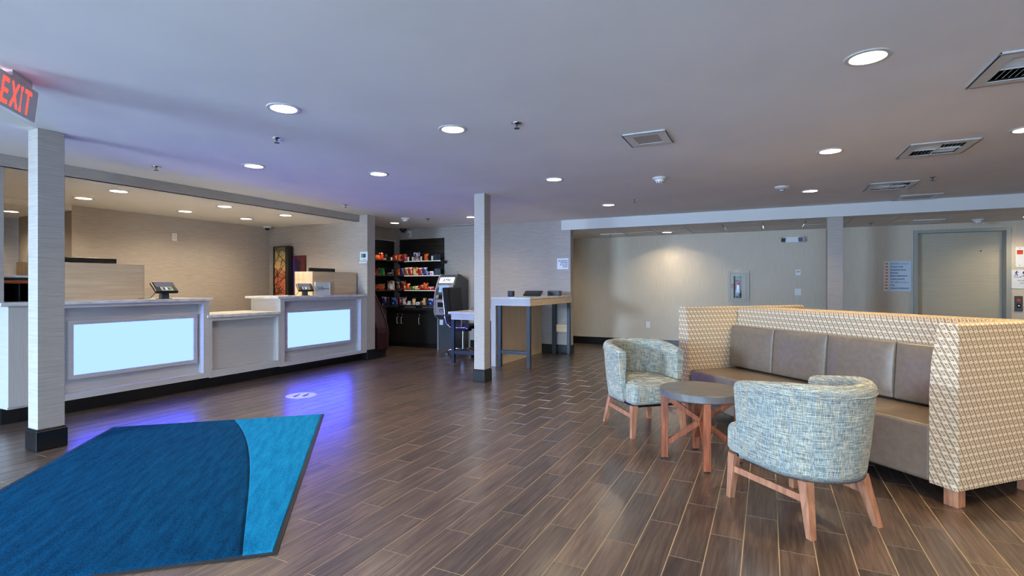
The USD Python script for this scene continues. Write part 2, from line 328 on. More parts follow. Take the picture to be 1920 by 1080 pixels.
# floor: tiles, grout bed
fl = thing('floor', 'dark brown wood-look porcelain plank tiles with pale grout lines', None, kind='structure')
obj('grout_bed', bx(-10.2, 6.2, -3.2, 11.0, -0.05, -0.0015), 'grout', fl)
PX, PY, G = 0.1533, 0.645, 0.0032
cs, sn = math.cos(YAW), math.sin(YAW)
tiles = []
for k in range(int((-10.1 + 1.943) / PX), int((6.1 + 1.943) / PX) + 1):
    x0 = -1.943 + PX * k
    ph = 1.97 + (k % 2) * PY / 2 - 0.0135 * k
    n0 = math.floor((-3.1 - ph) / PY)
    for n in range(n0, n0 + 23):
        y0 = ph + n * PY
        if y0 > 10.7 or y0 + PY < -3.1: continue
        cx, cy = x0 + PX / 2, y0 + PY / 2
        d, l = -sn * cx + cs * cy, cs * cx + sn * cy
        vis = d > 1.5 and abs(l / d) < 1.05
        tiles.append((x0 + G / 2, x0 + PX - G / 2, y0 + G / 2, y0 + PY - G / 2, d if vis else 99 + d * d))
hid = lambda x, y: (-5.0 < x < -2.4) and (x + 3.57) * 0.747 + (y - 2.13) * 0.664 > -0.9 and abs((x + 3.57) * 0.747 + (y - 2.13) * 0.664) < 0.8 and abs((x + 3.57) * 0.68 - (y - 2.13) * 0.733) < 1.3
tiles.sort(key=lambda t: t[4] + (50 if hid((t[0] + t[1]) / 2, (t[2] + t[3]) / 2) else 0))
TF = np.array([(4, 5, 6), (4, 6, 7), (0, 1, 5), (0, 5, 4), (1, 2, 6), (1, 6, 5), (2, 3, 7), (2, 7, 6), (3, 0, 4), (3, 4, 7)])
def tile(t):
    x0, x1, y0, y1, _ = t; b = 0.0011; z1 = rng.uniform(-0.0003, 0.0)
    V = np.array([(x0, y0, -0.006), (x1, y0, -0.006), (x1, y1, -0.006), (x0, y1, -0.006), (x0 + b, y0 + b, z1), (x1 - b, y0 + b, z1), (x1 - b, y1 - b, z1), (x0 + b, y1 - b, z1)])
    return V, np.tile((rng.random(), rng.random()), (8, 1))
for t in tiles[:300]:
    V, uv = tile(t)
    obj('floor_tile', trimesh.Trimesh(V, TF, process=False), 'wood_tile', fl, uv=uv)
Vs, Fs, Us = [], [], []
for i, t in enumerate(tiles[300:]):
    V, uv = tile(t); Vs.append(V); Us.append(uv); Fs.append(TF + 8 * i)
obj('distant_floor_tiles', trimesh.Trimesh(np.vstack(Vs), np.vstack(Fs), process=False), 'wood_tile', fl, uv=np.vstack(Us), kind='stuff')

# downlights: positions and labels by ceiling
LIGHTS = [(-2.896, 2.445, CEIL, 'round recessed downlight in the blue ceiling, nearest the exit sign'),
          (-2.134, 3.334, CEIL, 'round recessed downlight beside the frontmost sprinkler at mid ceiling'),
          (-4.561, 3.496, CEIL, 'round recessed downlight in front of the longer lit reception counter'),
          (-3.70, 4.331, CEIL, 'round recessed downlight in the blue ceiling between the two lit counter panels'),
          (-2.131, 5.411, CEIL, 'round recessed downlight to the right of the freestanding square column top'),
          (0.468, 3.227, CEIL, 'large-looking round recessed downlight nearest the viewer, beside the cut-off vent'),
          (0.50, 5.341, CEIL, 'round recessed downlight left of the middle louvred vent'),
          (1.77, 5.249, CEIL, 'round recessed downlight cut off by the right edge of the picture'),
          (0.485, 7.498, CEIL, 'round recessed downlight beside the smoke detector with a strobe'),
          (-2.092, 7.488, CEIL, 'round recessed downlight close in front of the white beam'),
          (-4.605, 7.792, CEIL, 'round recessed downlight half hidden by the freestanding column'),
          (-6.349, 7.885, CEIL, 'round recessed downlight over the snack shelves'),
          (0.48, 1.1, CEIL, ''), (1.77, 3.2, CEIL, ''), (1.77, 1.1, CEIL, ''), (2.4, 3.9, CEIL, ''), (3.1, 1.1, CEIL, ''), (3.1, 5.3, CEIL, ''),  # unlabelled lamps are out of view, placed to warm the lounge from the right
          (0.48, -1.1, CEIL, ''), (1.77, -1.1, CEIL, ''), (3.1, -1.1, CEIL, ''), (4.4, 3.2, CEIL, ''), (4.4, 1.1, CEIL, ''),  # out of view too, placed to light the lobby behind and right
          (-6.62, 3.339, REC, 'round recessed downlight over the counter beside the front column'),
          (-7.55, 3.421, REC, 'round recessed downlight by the grey wall return behind the counter'),
          (-7.569, 4.677, REC, 'round recessed downlight above the wall outlet behind the counter'),
          (-6.62, 4.626, REC, 'round recessed downlight over the low middle part of the counter'),
          (-7.54, 5.635, REC, 'round recessed downlight nearest the white dome camera'),
          (-6.62, 5.622, REC, 'round recessed downlight over the shorter lit reception counter'),
          (-9.2, 3.33, 2.25, 'round recessed downlight in the back office at the left edge'),
          (-1.698, 10.12, HALL, 'round recessed downlight washing the hall wall with a warm arc'),
          (-4.3, 9.9, HALL, ''), (5.0, 9.7, HALL, ''), (3.441, 10.1, HALL, 'round recessed downlight in the tiled hall ceiling by the elevator')]  # unlabelled pair is out of view; right one added to brighten the hall
LR = 0.088
def slab(poly, z, h, holes=()):
    for (x, y) in holes: poly = poly.difference(Point(x, y).buffer(LR, 16))
    return mv(prism(poly, h), (0, 0, z))
at = lambda z, p: [(x, y) for x, y, zz, _ in LIGHTS if abs(zz - z) < 1e-6 and p.contains(Point(x, y))]
main = sbox(XB, -3.15, 6.15, 9.0).union(sbox(-7.2, YS1, XB, 9.0))
vent_spots = [(1.31, 3.72), (1.31, 5.64), (1.31, 7.53), (1.80, 8.60)]
mc = main
for vx, vy in vent_spots[:3]: mc = mc.difference(sbox(vx - 0.165, vy - 0.185, vx + 0.165, vy + 0.185))
struct('ceiling', slab(mc, CEIL, 0.12, at(CEIL, main)), 'ceiling_paint')
rp = sbox(XW, 2.1, XB - 0.001, YS0 + 0.02)
struct('ceiling', slab(rp, REC, 0.12, at(REC, rp)), 'ceiling_paint')
op = sbox(-10.2, 1.9, XW - 0.06, 4.6)
struct('ceiling', slab(op, 2.25, 0.12, at(2.25, op)), 'ceiling_paint')
struct('trim', bx(XW - 0.06, XW, 1.9, 3.66, 2.25, 2.40), 'ceiling_paint')
struct('trim', bx(XB - 0.05, XB, 2.05, YS0, REC, CEIL), 'wallpaper')           # bulkhead over the counter
struct('trim', bx(-3.37, 6.1, YB - 0.02, 9.26, HALL, CEIL + 0.02), 'white_paint')   # beam in front of the hall

# walls
struct('wall_back', bx(XW - 0.12, XW, 3.66, YS1, 0, 2.40), 'wallpaper')
struct('wall_back', bx(-9.9, XW - 0.121, 3.68, 3.80, 0, 2.40), 'wallpaper')        # return beside the office
struct('wall_back', bx(-10.2, -10.08, 1.9, 4.6, 0, 2.40), 'wallpaper')
struct('wall_far', bx(XW, XD, YS0, YS1, 0, CEIL + 0.02), 'wallpaper')
struct('baseboard_far', bx(-6.15, XD + 0.014, YS0 - 0.014, YS1 + 0.014, 0, 0.165, 0.006), 'black_base')
struct('wall_far', bx(-7.2, -3.2, YB, YB + 0.15, 0, CEIL + 0.02), 'wallpaper')
struct('baseboard_far', bx(-5.3, -3.186, YB - 0.014, YB + 0.164, 0, 0.16, 0.006), 'black_base')
struct('wall_left', bx(-7.2, -7.05, YS1, YB, 0, CEIL + 0.02), 'wallpaper')
struct('wall_left', bx(XL - 0.15, XL, -3.1, 2.20, 0, CEIL + 0.02), 'wallpaper')
struct('baseboard_left', bx(XL - 0.16, XL + 0.014, -3.0, 2.214, 0, 0.16, 0.006), 'black_base')
struct('wall_left', bx(-10.1, XL - 0.15, 1.95, 2.10, 0, CEIL), 'wallpaper')
struct('wall_hall', prism(sbox(-6.5, 0, 2.18, 2.30).difference(sbox(-.667 + .044, .93 + .044, -.298 - .044, 1.515 - .044)), 0.12, 'y').apply_translation((0, YH, 0)), 'hall_wallpaper')
struct('wall_hall', bx(3.41, 6.2, YH, YH + 0.12, 0, 2.30), 'hall_wallpaper')
struct('wall_hall', bx(2.18, 3.41, YH, YH + 0.12, 2.155, 2.30), 'hall_wallpaper')
struct('wall_hall', bx(-6.6, -6.5, YB + 0.15, YH, 0, 2.30), 'hall_wallpaper')
struct('baseboard_hall', bx(-6.5, 2.16, YH - 0.014, YH, 0, 0.15, 0.005), 'black_base')
struct('wall_right', bx(6.1, 6.22, -3.1, YH, 0, CEIL), 'wallpaper')
struct('wall_front', cat([bx(-4.6, -2.7, -3.12, -3.0, 0, CEIL), bx(1.5, 6.2, -3.12, -3.0, 0, CEIL), bx(XL, 1.5, -3.12, -3.0, 2.1, CEIL)]), 'wallpaper')
win = thing('window_1', 'unseen dark-framed glazing behind the viewer, placed to let in cool light', None, kind='structure')  # out of view; its openings are placed to steer the incoming cool light
for i in range(5):
    xa, xb = (XL + i * 0.8, XL + (i + 1) * 0.8) if i < 2 else (-2.7 + (i - 2) * 1.4, -2.7 + (i - 1) * 1.4)
    obj('mullion', bx(xa, xa + 0.05, -3.1, -3.02, 0, 2.1), 'dark_steel', win)
    obj('pane', bx(xa + 0.05, xb, -3.065, -3.055, 0.06, 2.08), 'glass', win)
obj('sill', bx(XL, -4.6, -3.1, -3.02, 0, 0.06), 'dark_steel', win); obj('sill', bx(-2.7, 1.5, -3.1, -3.02, 0, 0.06), 'dark_steel', win)
struct('ground', bx(-30, 30, -40, -3.2, -0.2, -0.06), 'grout')

# hall ceiling: lay-in tiles in a grid
hc = thing('ceiling', 'suspended hall ceiling of pale lay-in tiles', None, kind='structure')
hx = -6.5
lights_h = [(x, y) for x, y, z, _ in LIGHTS if z == HALL]
gx0 = -3.72
for i in range(-4, 17):
    for (ya, yb) in ((9.26, 9.90), (9.90, YH)):
        x0, x1 = gx0 + 0.61 * i, gx0 + 0.61 * (i + 1)
        if x0 > 6: continue
        p = sbox(x0 + 0.009, ya + 0.009, x1 - 0.009, yb - 0.009)
        p = p.difference(shapely.union_all([Point(*q).buffer(LR, 16) for q in lights_h]))
        obj('ceiling_tile', mv(prism(p, 0.02), (0, 0, HALL + rng.uniform(0.0, 0.003))), 'lay_in_tile', hc)
obj('backing', bx(-6.6, 6.1, 9.26, YH, HALL + 0.10, HALL + 0.12), 'dark_void', hc)
obj('grid', cat([bx(gx0 + 0.61 * i - 0.004, gx0 + 0.61 * i + 0.004, 9.26, YH, HALL + 0.021, HALL + 0.04) for i in range(-4, 18)] + [bx(-6.5, 6.1, 9.897, 9.903, HALL + 0.021, HALL + 0.04)]), 'white_metal', hc)

# columns (square, papered)
def column(x0, x1, y0, y1, z1, label, base=True):
    t = thing('column', label, 'column')
    obj('shaft', bx(x0, x1, y0, y1, 0, z1, 0.003), 'wallpaper', t)
    if base: obj('base_trim', cat([bx(x0 - .014, x1 + .014, y0 - .014, y1 + .014, 0, 0.148, 0.004), bx(x0 - .009, x1 + .009, y0 - .009, y1 + .009, 0.14, 0.163, 0.005)]), 'black_base', t)
    return t
column(-5.06, -4.915, 1.935, 2.105, CEIL, 'square papered column with black base beside the blue mat')
column(-3.41, -3.257, 5.835, 6.0, CEIL, 'square papered column with black base in front of the business desks')
column(0.80, 1.0, 8.955, 9.16, HALL, 'square papered column under the white beam behind the long banquette', True)

# elevator door
dr = thing('door_1', 'beige elevator door in a pale metal frame', None, kind='structure')
obj('frame', cat([bx(2.18, 2.24, YH - 0.03, YH + 0.19, 0, 2.155), bx(3.35, 3.41, YH - 0.03, YH + 0.19, 0, 2.155), bx(2.24, 3.35, YH - 0.03, YH + 0.19, 2.105, 2.155)]), 'elevator_frame', dr)
obj('door_panel', bx(2.24, 2.96, YH + 0.13, YH + 0.15, 0, 2.105), 'elevator_door', dr)
obj('door_panel', bx(2.955, 3.35, YH + 0.145, YH + 0.165, 0, 2.105), 'elevator_door', dr)
obj('keyhole', mv(cyl(0.010, -0.004, 0.004, n=16), (3.09, YH + 0.143, 1.80), rx=math.pi / 2), 'black_plastic', dr)

# ================================================================== CEILING FIXTURES
def make_light(L, lens):
    t = thing('downlight', L[3], 'ceiling light', L[:3], group='recessed downlights')
    obj('trim_ring', lathe([(0.079, 0.001), (0.083, -0.006), (0.104, -0.005), (0.108, -0.001), (0.108, 0.0005), (0.079, 0.0005)]), 'white_metal', t, smooth=40)
    obj('reflector', lathe([(0.082, 0.0), (0.074, 0.056), (0.074, 0.064), (0.086, 0.064), (0.086, 0.0)]), 'white_metal', t, smooth=40)
    obj('lens', cyl(0.0735, 0.054, 0.060, n=32), lens, t)
    return t
WARM0 = LIGHTS[5]                                   # the lamps over the lounge are warmer
lamp0, lamp1 = make_light(LIGHTS[0], 'lamp_lens'), make_light(WARM0, 'lamp_lens_warm')
for x, y, z, lab in LIGHTS[1:]:
    if (x, y) == WARM0[:2]: continue
    dup(lamp1 if x > 0 and z == CEIL else lamp0, (x, y, z), 0, lab or 'round recessed downlight out of view, placed to light the lounge and hall', None if lab else 'downlights outside the picture')

def make_sprinkler(loc, label):
    t = thing('sprinkler', label, 'fire sprinkler', loc, group='ceiling fire sprinklers')
    obj('escutcheon', lathe([(0.0, 0.0), (0.042, -0.001), (0.040, -0.006), (0.016, -0.012), (0.0, -0.012)], 20), 'chrome', t, smooth=40)
    obj('frame_arms', cat([bar((s * 0.012, 0, -0.010), (s * 0.012, 0, -0.034), 0.004), ][0:1] + [bar((-0.012, 0, -0.010), (-0.012, 0, -0.034), 0.004), cyl(0.006, -0.022, -0.010, n=10)]) if False else cat([bar((0.012, 0, -0.010), (0.012, 0, -0.036), 0.005), bar((-0.012, 0, -0.010), (-0.012, 0, -0.036), 0.005), cyl(0.006, -0.024, -0.010, n=10)]), 'dark_steel', t)
    obj('deflector', cyl(0.020, -0.040, -0.036, n=16), 'dark_steel', t)
    return t
SPR = [(-3.535, 2.918, CEIL, 'small sprinkler head in the blue ceiling below the leftmost bright downlight'), (-5.453, 3.085, CEIL, 'small sprinkler head by the bulkhead near the front column'),
       (-1.638, 3.419, CEIL, 'small sprinkler head right of the middle downlight'), (-5.563, 5.786, CEIL, 'small sprinkler head by the far end of the bulkhead'),
       (-5.414, 7.637, CEIL, 'small sprinkler head in front of the snack shelves'), (-1.638, 7.18, CEIL, 'small sprinkler head beside the downlight near the beam'),
       (1.626, 7.126, CEIL, 'small sprinkler head behind the smallest louvred vent'), (1.504, 10.1, HALL, 'small sprinkler head in the hall ceiling above the sign'), (-2.757, 10.0, HALL, 'small sprinkler head in the hall ceiling at its left end')]
sp0 = make_sprinkler(SPR[0][:3], SPR[0][3])
for x, y, z, lab in SPR[1:]: dup(sp0, (x, y, z), 0, lab)

def vent(x, y, w, d, label, louvre=True, z=CEIL):
    t = thing('ceiling_vent', label, 'air vent', (x, y, z), group=None)
    a, b = w / 2, d / 2; f = 0.075
    frame = sbox(-a, -b, a, b).difference(sbox(-a + f, -b + f, a - f, b - f))
    fr = prism(frame, 0.004); fr.apply_translation((0, 0, -0.012))
    lip = cat([bar((-a + .006, -b, -.006), (-a + .006, b, -.006), .012), bar((a - .006, -b, -.006), (a - .006, b, -.006), .012), bar((-a, -b + .006, -.006), (a, -b + .006, -.006), .012), bar((-a, b - .006, -.006), (a, b - .006, -.006), .012)])
    obj('frame', cat([fr, lip]), 'white_metal', t)
    ia, ib = a - f, b - f
    if louvre:
        obj('duct', cat([bx(-ia - .01, ia + .01, -ib - .01, ib + .01, 0.10, 0.11), bx(-ia - .012, -ia, -ib, ib, -0.008, 0.1), bx(ia, ia + .012, -ib, ib, -0.008, 0.1), bx(-ia, ia, -ib - .012, -ib, -0.008, 0.1), bx(-ia, ia, ib, ib + .012, -0.008, 0.1)]), 'dark_void', t)
        for q in range(4):                          # four quadrants of blades, turned by quarters
            sx, sy = (-1, -1, 1, 1)[q], (-1, 1, 1, -1)[q]; alongx = q % 2 == 0
            for i in range(6):
                u = (i + 0.6) / 6.2
                m = bx(-0.0012, 0.0012, 0, (ia if alongx else ib) - 0.004, -0.0065, 0.0065)
                m = mv(m, ry=0.75)
                if alongx:   # blades run along X
                    m = mv(m, rz=-math.pi / 2); m = mv(m, (0 if sx > 0 else -ia + 0.002, sy * u * ib, 0.004))
                else:
                    m = mv(m, (sx * u * ia, 0 if sy > 0 else -ib + 0.002, 0.004))
                obj('blade', m, 'white_metal', t)
        obj('centre_cross', cat([bx(-0.004, 0.004, -ib, ib, -0.010, 0.0), bx(-ia, ia, -0.004, 0.004, -0.010, 0.0)]), 'white_metal', t)
    else:
        obj('grille_plate', bx(-ia, ia, -ib, ib, -0.010, -0.006), 'perforated', t)
    return t
mat('perforated', {'g': ('texture_coordinate', {}), 'v': ('voronoi_texture', {'scale': 120.0, 'randomness': 0.0}), 'r': ('rgb_ramp', {'ramp': [(0.30, lin(96, 94, 92)), (0.36, lin(176, 174, 170))]}), 'p': ('principled_bsdf', {'roughness': 0.5})},
    [('g.object', 'v.vector'), ('v.distance', 'r.fac'), ('r.color', 'p.base_color')])
vent(1.31, 3.72, 0.50, 0.52, 'large louvred ceiling vent cut off at the right edge of the picture')
vent(1.31, 5.64, 0.48, 0.52, 'louvred ceiling vent, middle one of the row above the banquette')
vent(1.31, 7.53, 0.48, 0.55, 'louvred ceiling vent farthest back in the row')
vent(1.80, 8.62, 0.48, 0.44, 'flat grille ceiling vent touching the white beam', False)
vent(-0.857, 4.23, 0.345, 0.38, 'square white perforated ceiling grille alone at mid ceiling', False)
t = thing('ceiling_slot', 'thin dark slot diffuser in the ceiling beside the far column', 'air vent', (-5.3, 8.74, CEIL))
obj('frame', prism(sbox(-.26, -.09, .26, .09).difference(sbox(-.23, -.06, .23, .06)), 0.006), 'white_metal', t); obj('slot_blade', cat([bx(-.23, .23, y - .004, y + .004, -0.002, 0.0) for y in (-.03, 0, .03)]), 'white_metal', t); obj('slot', bx(-.23, .23, -.06, .06, 0.0, 0.004), 'dark_void', t)
for c in stage.GetPrimAtPath(t.GetPath()).GetChildren(): UsdGeom.Xformable(c).AddTranslateOp().Set(Gf.Vec3d(0, 0, -0.0065))

def detector(loc, label, strobe=False):
    t = thing('smoke_detector', label, 'smoke detector', loc)
    if strobe:
        obj('body', lathe([(0, 0), (0.078, -0.001), (0.080, -0.012), (0.060, -0.022), (0.034, -0.030), (0, -0.030)]), 'white_plastic', t, smooth=40)
        obj('strobe_lens', rbx(-0.028, 0.028, -0.02, 0.02, -0.056, -0.028, 0.008), 'steel', t, smooth=40)
    else:
        obj('body', lathe([(0, 0), (0.076, -0.001), (0.078, -0.010), (0.050, -0.030), (0.042, -0.062), (0, -0.062)]), 'white_plastic', t, smooth=40)
        obj('sensor_slot', cat([bar((0.0435 * math.cos(a), 0.0435 * math.sin(a), -0.05), (0.0445 * math.cos(a), 0.0445 * math.sin(a), -0.058), 0.014, 0.004, 0) for a in np.linspace(0, 2 * np.pi, 10, endpoint=False)]), 'black_plastic', t)
detector((-1.058, 5.841, CEIL), 'cone-shaped white smoke detector on the ceiling beyond the square grille')
detector((0.16, 7.024, CEIL), 'flat white smoke detector with strobe above the banquette', True)
detector((-5.725, 7.403, CEIL), 'white smoke detector on the ceiling before the snack shelves')
detector((2.873, 10.2, HALL), 'white smoke detector on the tiled hall ceiling before the elevator')
for x, w, lab in ((-2.70, 0.46, 'flat white panel light in the hall ceiling at its left end'), (2.22, 0.40, 'flat white panel light in the hall ceiling left of the elevator')):
    t = thing('hall_ceiling_panel', lab, 'ceiling panel', (x, 10.1, HALL))
    obj('frame', prism(sbox(-w / 2, -.2, w / 2, .2).difference(sbox(-w / 2 + .02, -.18, w / 2 - .02, .18)), 0.012), 'white_metal', t); obj('diffuser', bx(-w / 2 + .02, w / 2 - .02, -.18, .18, 0.002, 0.006), 'white_plastic', t)
    UsdGeom.Xformable(t).GetOrderedXformOps()[0].Set(Gf.Vec3d(x, 10.1, HALL - 0.013))
def dome_cam(loc, label, body, wall=False):
    t = thing('dome_camera', label, 'security camera', loc)
    obj('housing', lathe([(0, 0), (0.066, 0), (0.068, -0.03), (0.060, -0.042), (0, -0.042)]), body, t, smooth=40)
    d = trimesh.creation.icosphere(3, 0.046); d.apply_scale((1, 1, 0.9)); d = trimesh.intersections.slice_mesh_plane(d, (0, 0, -1), (0, 0, 0)); obj('lens_dome', mv(d, (0, 0, -0.04)), 'black_plastic', t, smooth=True)
    return t
dome_cam((-8.12, 6.50, REC), 'white dome security camera in the corner above the tall framed art', 'white_plastic')
dome_cam((-6.85, 8.78, CEIL), 'black dome security camera high in the snack corner', 'black_plastic')

# exit sign, hung from the ceiling, slightly tilted
t = thing('exit_sign', 'white ceiling-hung exit sign with glowing red letters', 'exit sign', (-3.632, 1.261, 2.405), math.radians(135.4))
SL, SH, ST, TILT = 0.42, 0.185, 0.045, 0.11
ex = lambda m: mv(m, rx=TILT)
obj('housing', ex(cat([rbx(0, SL, 0, ST, -SH, 0, 0.006, 1)])), 'white_plastic', t, smooth=30)
for k, (ch, x0, w) in enumerate((('E', 0.062, 0.072), ('X', 0.146, 0.080), ('I', 0.238, 0.022), ('T', 0.280, 0.076))):
    m = wtext(ch, 0.135, 0, 0, 0, depth=0.002, w=w, bold=True); b = m.bounds
    obj('letter', ex(mv(m, (x0 - b[0][0], 0.0005, -0.025 - b[1][2]))), 'exit_red', t, label='glowing red letter ' + ch)
obj('canopy', bx(0.12, 0.32, -0.01, 0.07, -0.004, 0.025), 'white_plastic', t)
obj('lamp_slot', ex(bx(0.10, 0.34, 0.012, 0.034, 0.0, 0.004)), 'exit_red', t, label='red glowing slot along the top')

# ================================================================== RECEPTION
def niche_front(t, y0, y1, zb, zt, ny0, ny1, nz0, nz1, m='white_laminate', dep=0.10):
    """face frame around a niche, in the plane X = XD, with its returns and back"""
    obj('face_frame', cat([bx(XD - 0.02, XD, y0, ny0, zb, zt), bx(XD - 0.02, XD, ny1, y1, zb, zt), bx(XD - 0.02, XD, ny0, ny1, nz1, zt), bx(XD - 0.02, XD, ny0, ny1, zb, nz0)]), m, t)
    obj('niche', cat([bx(XD - dep - 0.02, XD - dep, ny0 - .015, ny1 + .015, nz0 - .02, nz1 + .02), bx(XD - dep, XD - 0.02, ny0 - .02, ny0, nz0 - .02, nz1 + .02), bx(XD - dep, XD - 0.02, ny1, ny1 + .02, nz0 - .02, nz1 + .02),
                      bx(XD - dep, XD - 0.02, ny0, ny1, nz0 - .02, nz0), bx(XD - dep, XD - 0.02, ny0, ny1, nz1, nz1 + .02)]), m, t)
def light_panel(t, y0, y1, z0, z1, dep=0.10):
    f = 0.042
    fr = sbox(y0 - f, z0 - f, y1 + f, z1 + f).difference(sbox(y0, z0, y1, z1))
    obj('panel_frame', mv(prism(fr, 0.035, 'x'), (XD - dep, 0, 0)), 'white_laminate', t, label='pale raised frame around the lit panel')
    obj('light_panel', bx(XD - dep, XD - dep + 0.022, y0, y1, z0, z1), 'panel_light', t, label='glowing ice-blue backlit panel')
ZT, ZTT = 1.062, 1.095
# left unit, runs on behind the front column as plain panelling
t = thing('reception_counter', 'longer white reception counter with wide glowing panel, behind the front column', 'reception counter')
niche_front(t, 2.40, 4.0, 0.145, ZT, 2.50, 3.925, 0.205, 1.03)
light_panel(t, 2.668, 3.851, 0.370, 0.862)
obj('end_panel', bx(XD - 0.02, XD - 0.004, 2.16, 2.40, 0.165, ZT), 'white_laminate_v', t, label='plain vertical-grained panel at the wall')
obj('carcass', cat([bx(XD - 0.60, XD - 0.125, 2.16, 3.998, 0.145, ZT), bx(XD - 0.125, XD - 0.02, 3.98, 4.0, 0.145, ZT), bx(XD - .125, XD - .02, 2.16, 2.45, 0.145, ZT)]), 'white_laminate', t)
obj('toe_kick', bx(XD - 0.55, XD - 0.13, 2.16, 3.998, 0, 0.145), 'black_base', t)
obj('countertop', bx(XD - 0.66, XD + 0.02, 2.10, 4.035, ZT + 0.001, ZTT, 0.003), 'countertop', t)
# low accessible part
t = thing('reception_counter', 'low white middle part of the reception counter without a lit panel', 'reception counter')
niche_front(t, 4.002, 5.010, 0.135, 0.855, 4.034, 4.976, 0.22, 0.818)
obj('carcass', bx(XD - 0.60, XD - 0.125, 4.002, 5.010, 0.135, 0.855), 'white_laminate', t)
obj('toe_kick', bx(XD - 0.55, XD - 0.13, 4.002, 5.010, 0, 0.135), 'black_base', t)
obj('countertop', cat([bx(XD - 0.66, XD + 0.001, 4.002, 5.010, 0.856, 0.89), bx(XD + 0.001, XD + 0.02, 3.965, 5.010, 0.856, 0.89, 0.003)]), 'countertop', t)
# right unit
t = thing('reception_counter', 'shorter white reception counter with glowing panel at the far wall', 'reception counter')
niche_front(t, 5.012, 6.735, 0.125, ZT, 5.083, 6.587, 0.175, 1.026)
light_panel(t, 5.186, 6.414, 0.362, 0.858)
obj('carcass', cat([bx(XD - 0.60, XD - 0.125, 5.012, 6.735, 0.125, ZT), bx(XD - .125, XD - .02, 5.012, 5.05, 0.125, ZT), bx(XD - .125, XD - .02, 6.64, 6.735, 0.125, ZT)]), 'white_laminate', t)
obj('toe_kick', bx(XD - 0.55, XD - 0.13, 5.012, 6.73, 0, 0.125), 'black_base', t)
obj('countertop', bx(XD - 0.66, XD + 0.02, 4.96, 6.735, ZT + 0.001, ZTT, 0.003), 'countertop', t)
Zc = ZTT
t = thing('added_bounce_worktop', 'added white worktop hidden behind the reception counter to bounce light', 'worktop', (0, 0, 0))  # added out of sight to bounce light up onto the recess ceiling
obj('board', bx(-7.45, XD - .665, 2.16, 6.73, .72, .75, .003), 'countertop', t); obj('support', cat([bx(-7.4, XD - .68, y, y + .02, 0, .719) for y in (2.2, 4.4, 6.68)]), 'white_laminate', t)
# wooden privacy screens with monitors behind
def hutch(y0, y1, z1, label, xf=-6.20, d=0.5, side=True):
    t = thing('privacy_screen', label, 'counter screen', (xf, y0, Zc)); h = z1 - Zc; w = y1 - y0
    obj('front_board', bx(-0.018, 0, 0, w, 0, h, 0.001), 'maple_h', t)
    obj('side_board', bx(-d, -0.0185, 0, 0.018, 0, h, 0.001), 'maple_v', t); obj('side_board', bx(-d, -0.0185, w - 0.018, w, 0, h, 0.001), 'maple_v', t)
    return t
hutch(2.47, 3.384, 1.475, 'long maple privacy screen on the counter behind the front column')
hutch(5.759, 6.70, 1.458, 'maple privacy screen on the far counter with a small white sign before it', d=0.38)
def monitor(x, y0, y1, z0, z1, zb, label):
    t = thing('monitor', label, 'monitor', (x, (y0 + y1) / 2, zb)); w = (y1 - y0) / 2
    obj('housing', bx(-0.04, 0, -w, w, z0 - zb, z1 - zb, 0.004), 'black_plastic', t); obj('screen', bx(-0.042, -0.0405, -w + .015, w - .015, z0 - zb + .02, z1 - zb - .015), 'screen_grey', t)
    obj('stand', cat([bx(-0.03, -0.01, -0.03, 0.03, 0.01, z0 - zb + 0.05), bx(-0.12, 0.06, -0.11, 0.11, 0, 0.012, 0.003)]), 'black_plastic', t)
monitor(-6.40, 2.66, 3.21, 1.20, 1.538, Zc, 'black monitor back rising over the long maple screen')
monitor(-6.36, 5.86, 6.38, 1.19, 1.518, Zc, 'black monitor back rising over the far maple screen')
# open organiser shelf, seen left of the front column
t = thing('counter_organiser', 'open cherry-wood organiser shelf at the left edge on the counter', 'organiser shelf', (-6.44, 2.14, Zc))
obj('shell', cat([bx(-0.2, 0.16, 0, 0.015, 0, .17), bx(-0.2, 0.16, 0.31, .325, 0, .17), bx(-0.2, -0.185, 0.015, 0.31, 0, .17)]), 'black_oak', t)
obj('shelf_board', bx(-0.2, 0.165, 0, .325, .17, .20, 0.002), 'cherry_shelf', t); obj('top_board', bx(-0.2, 0.165, 0, .325, .225, .245, 0.002), 'countertop', t); obj('gap_strip', bx(-0.18, 0.15, 0.01, .315, .20, .225), 'black_oak', t)
obj('divider', bx(-0.18, 0.14, .2, .212, 0.001, .17), 'black_oak', t)

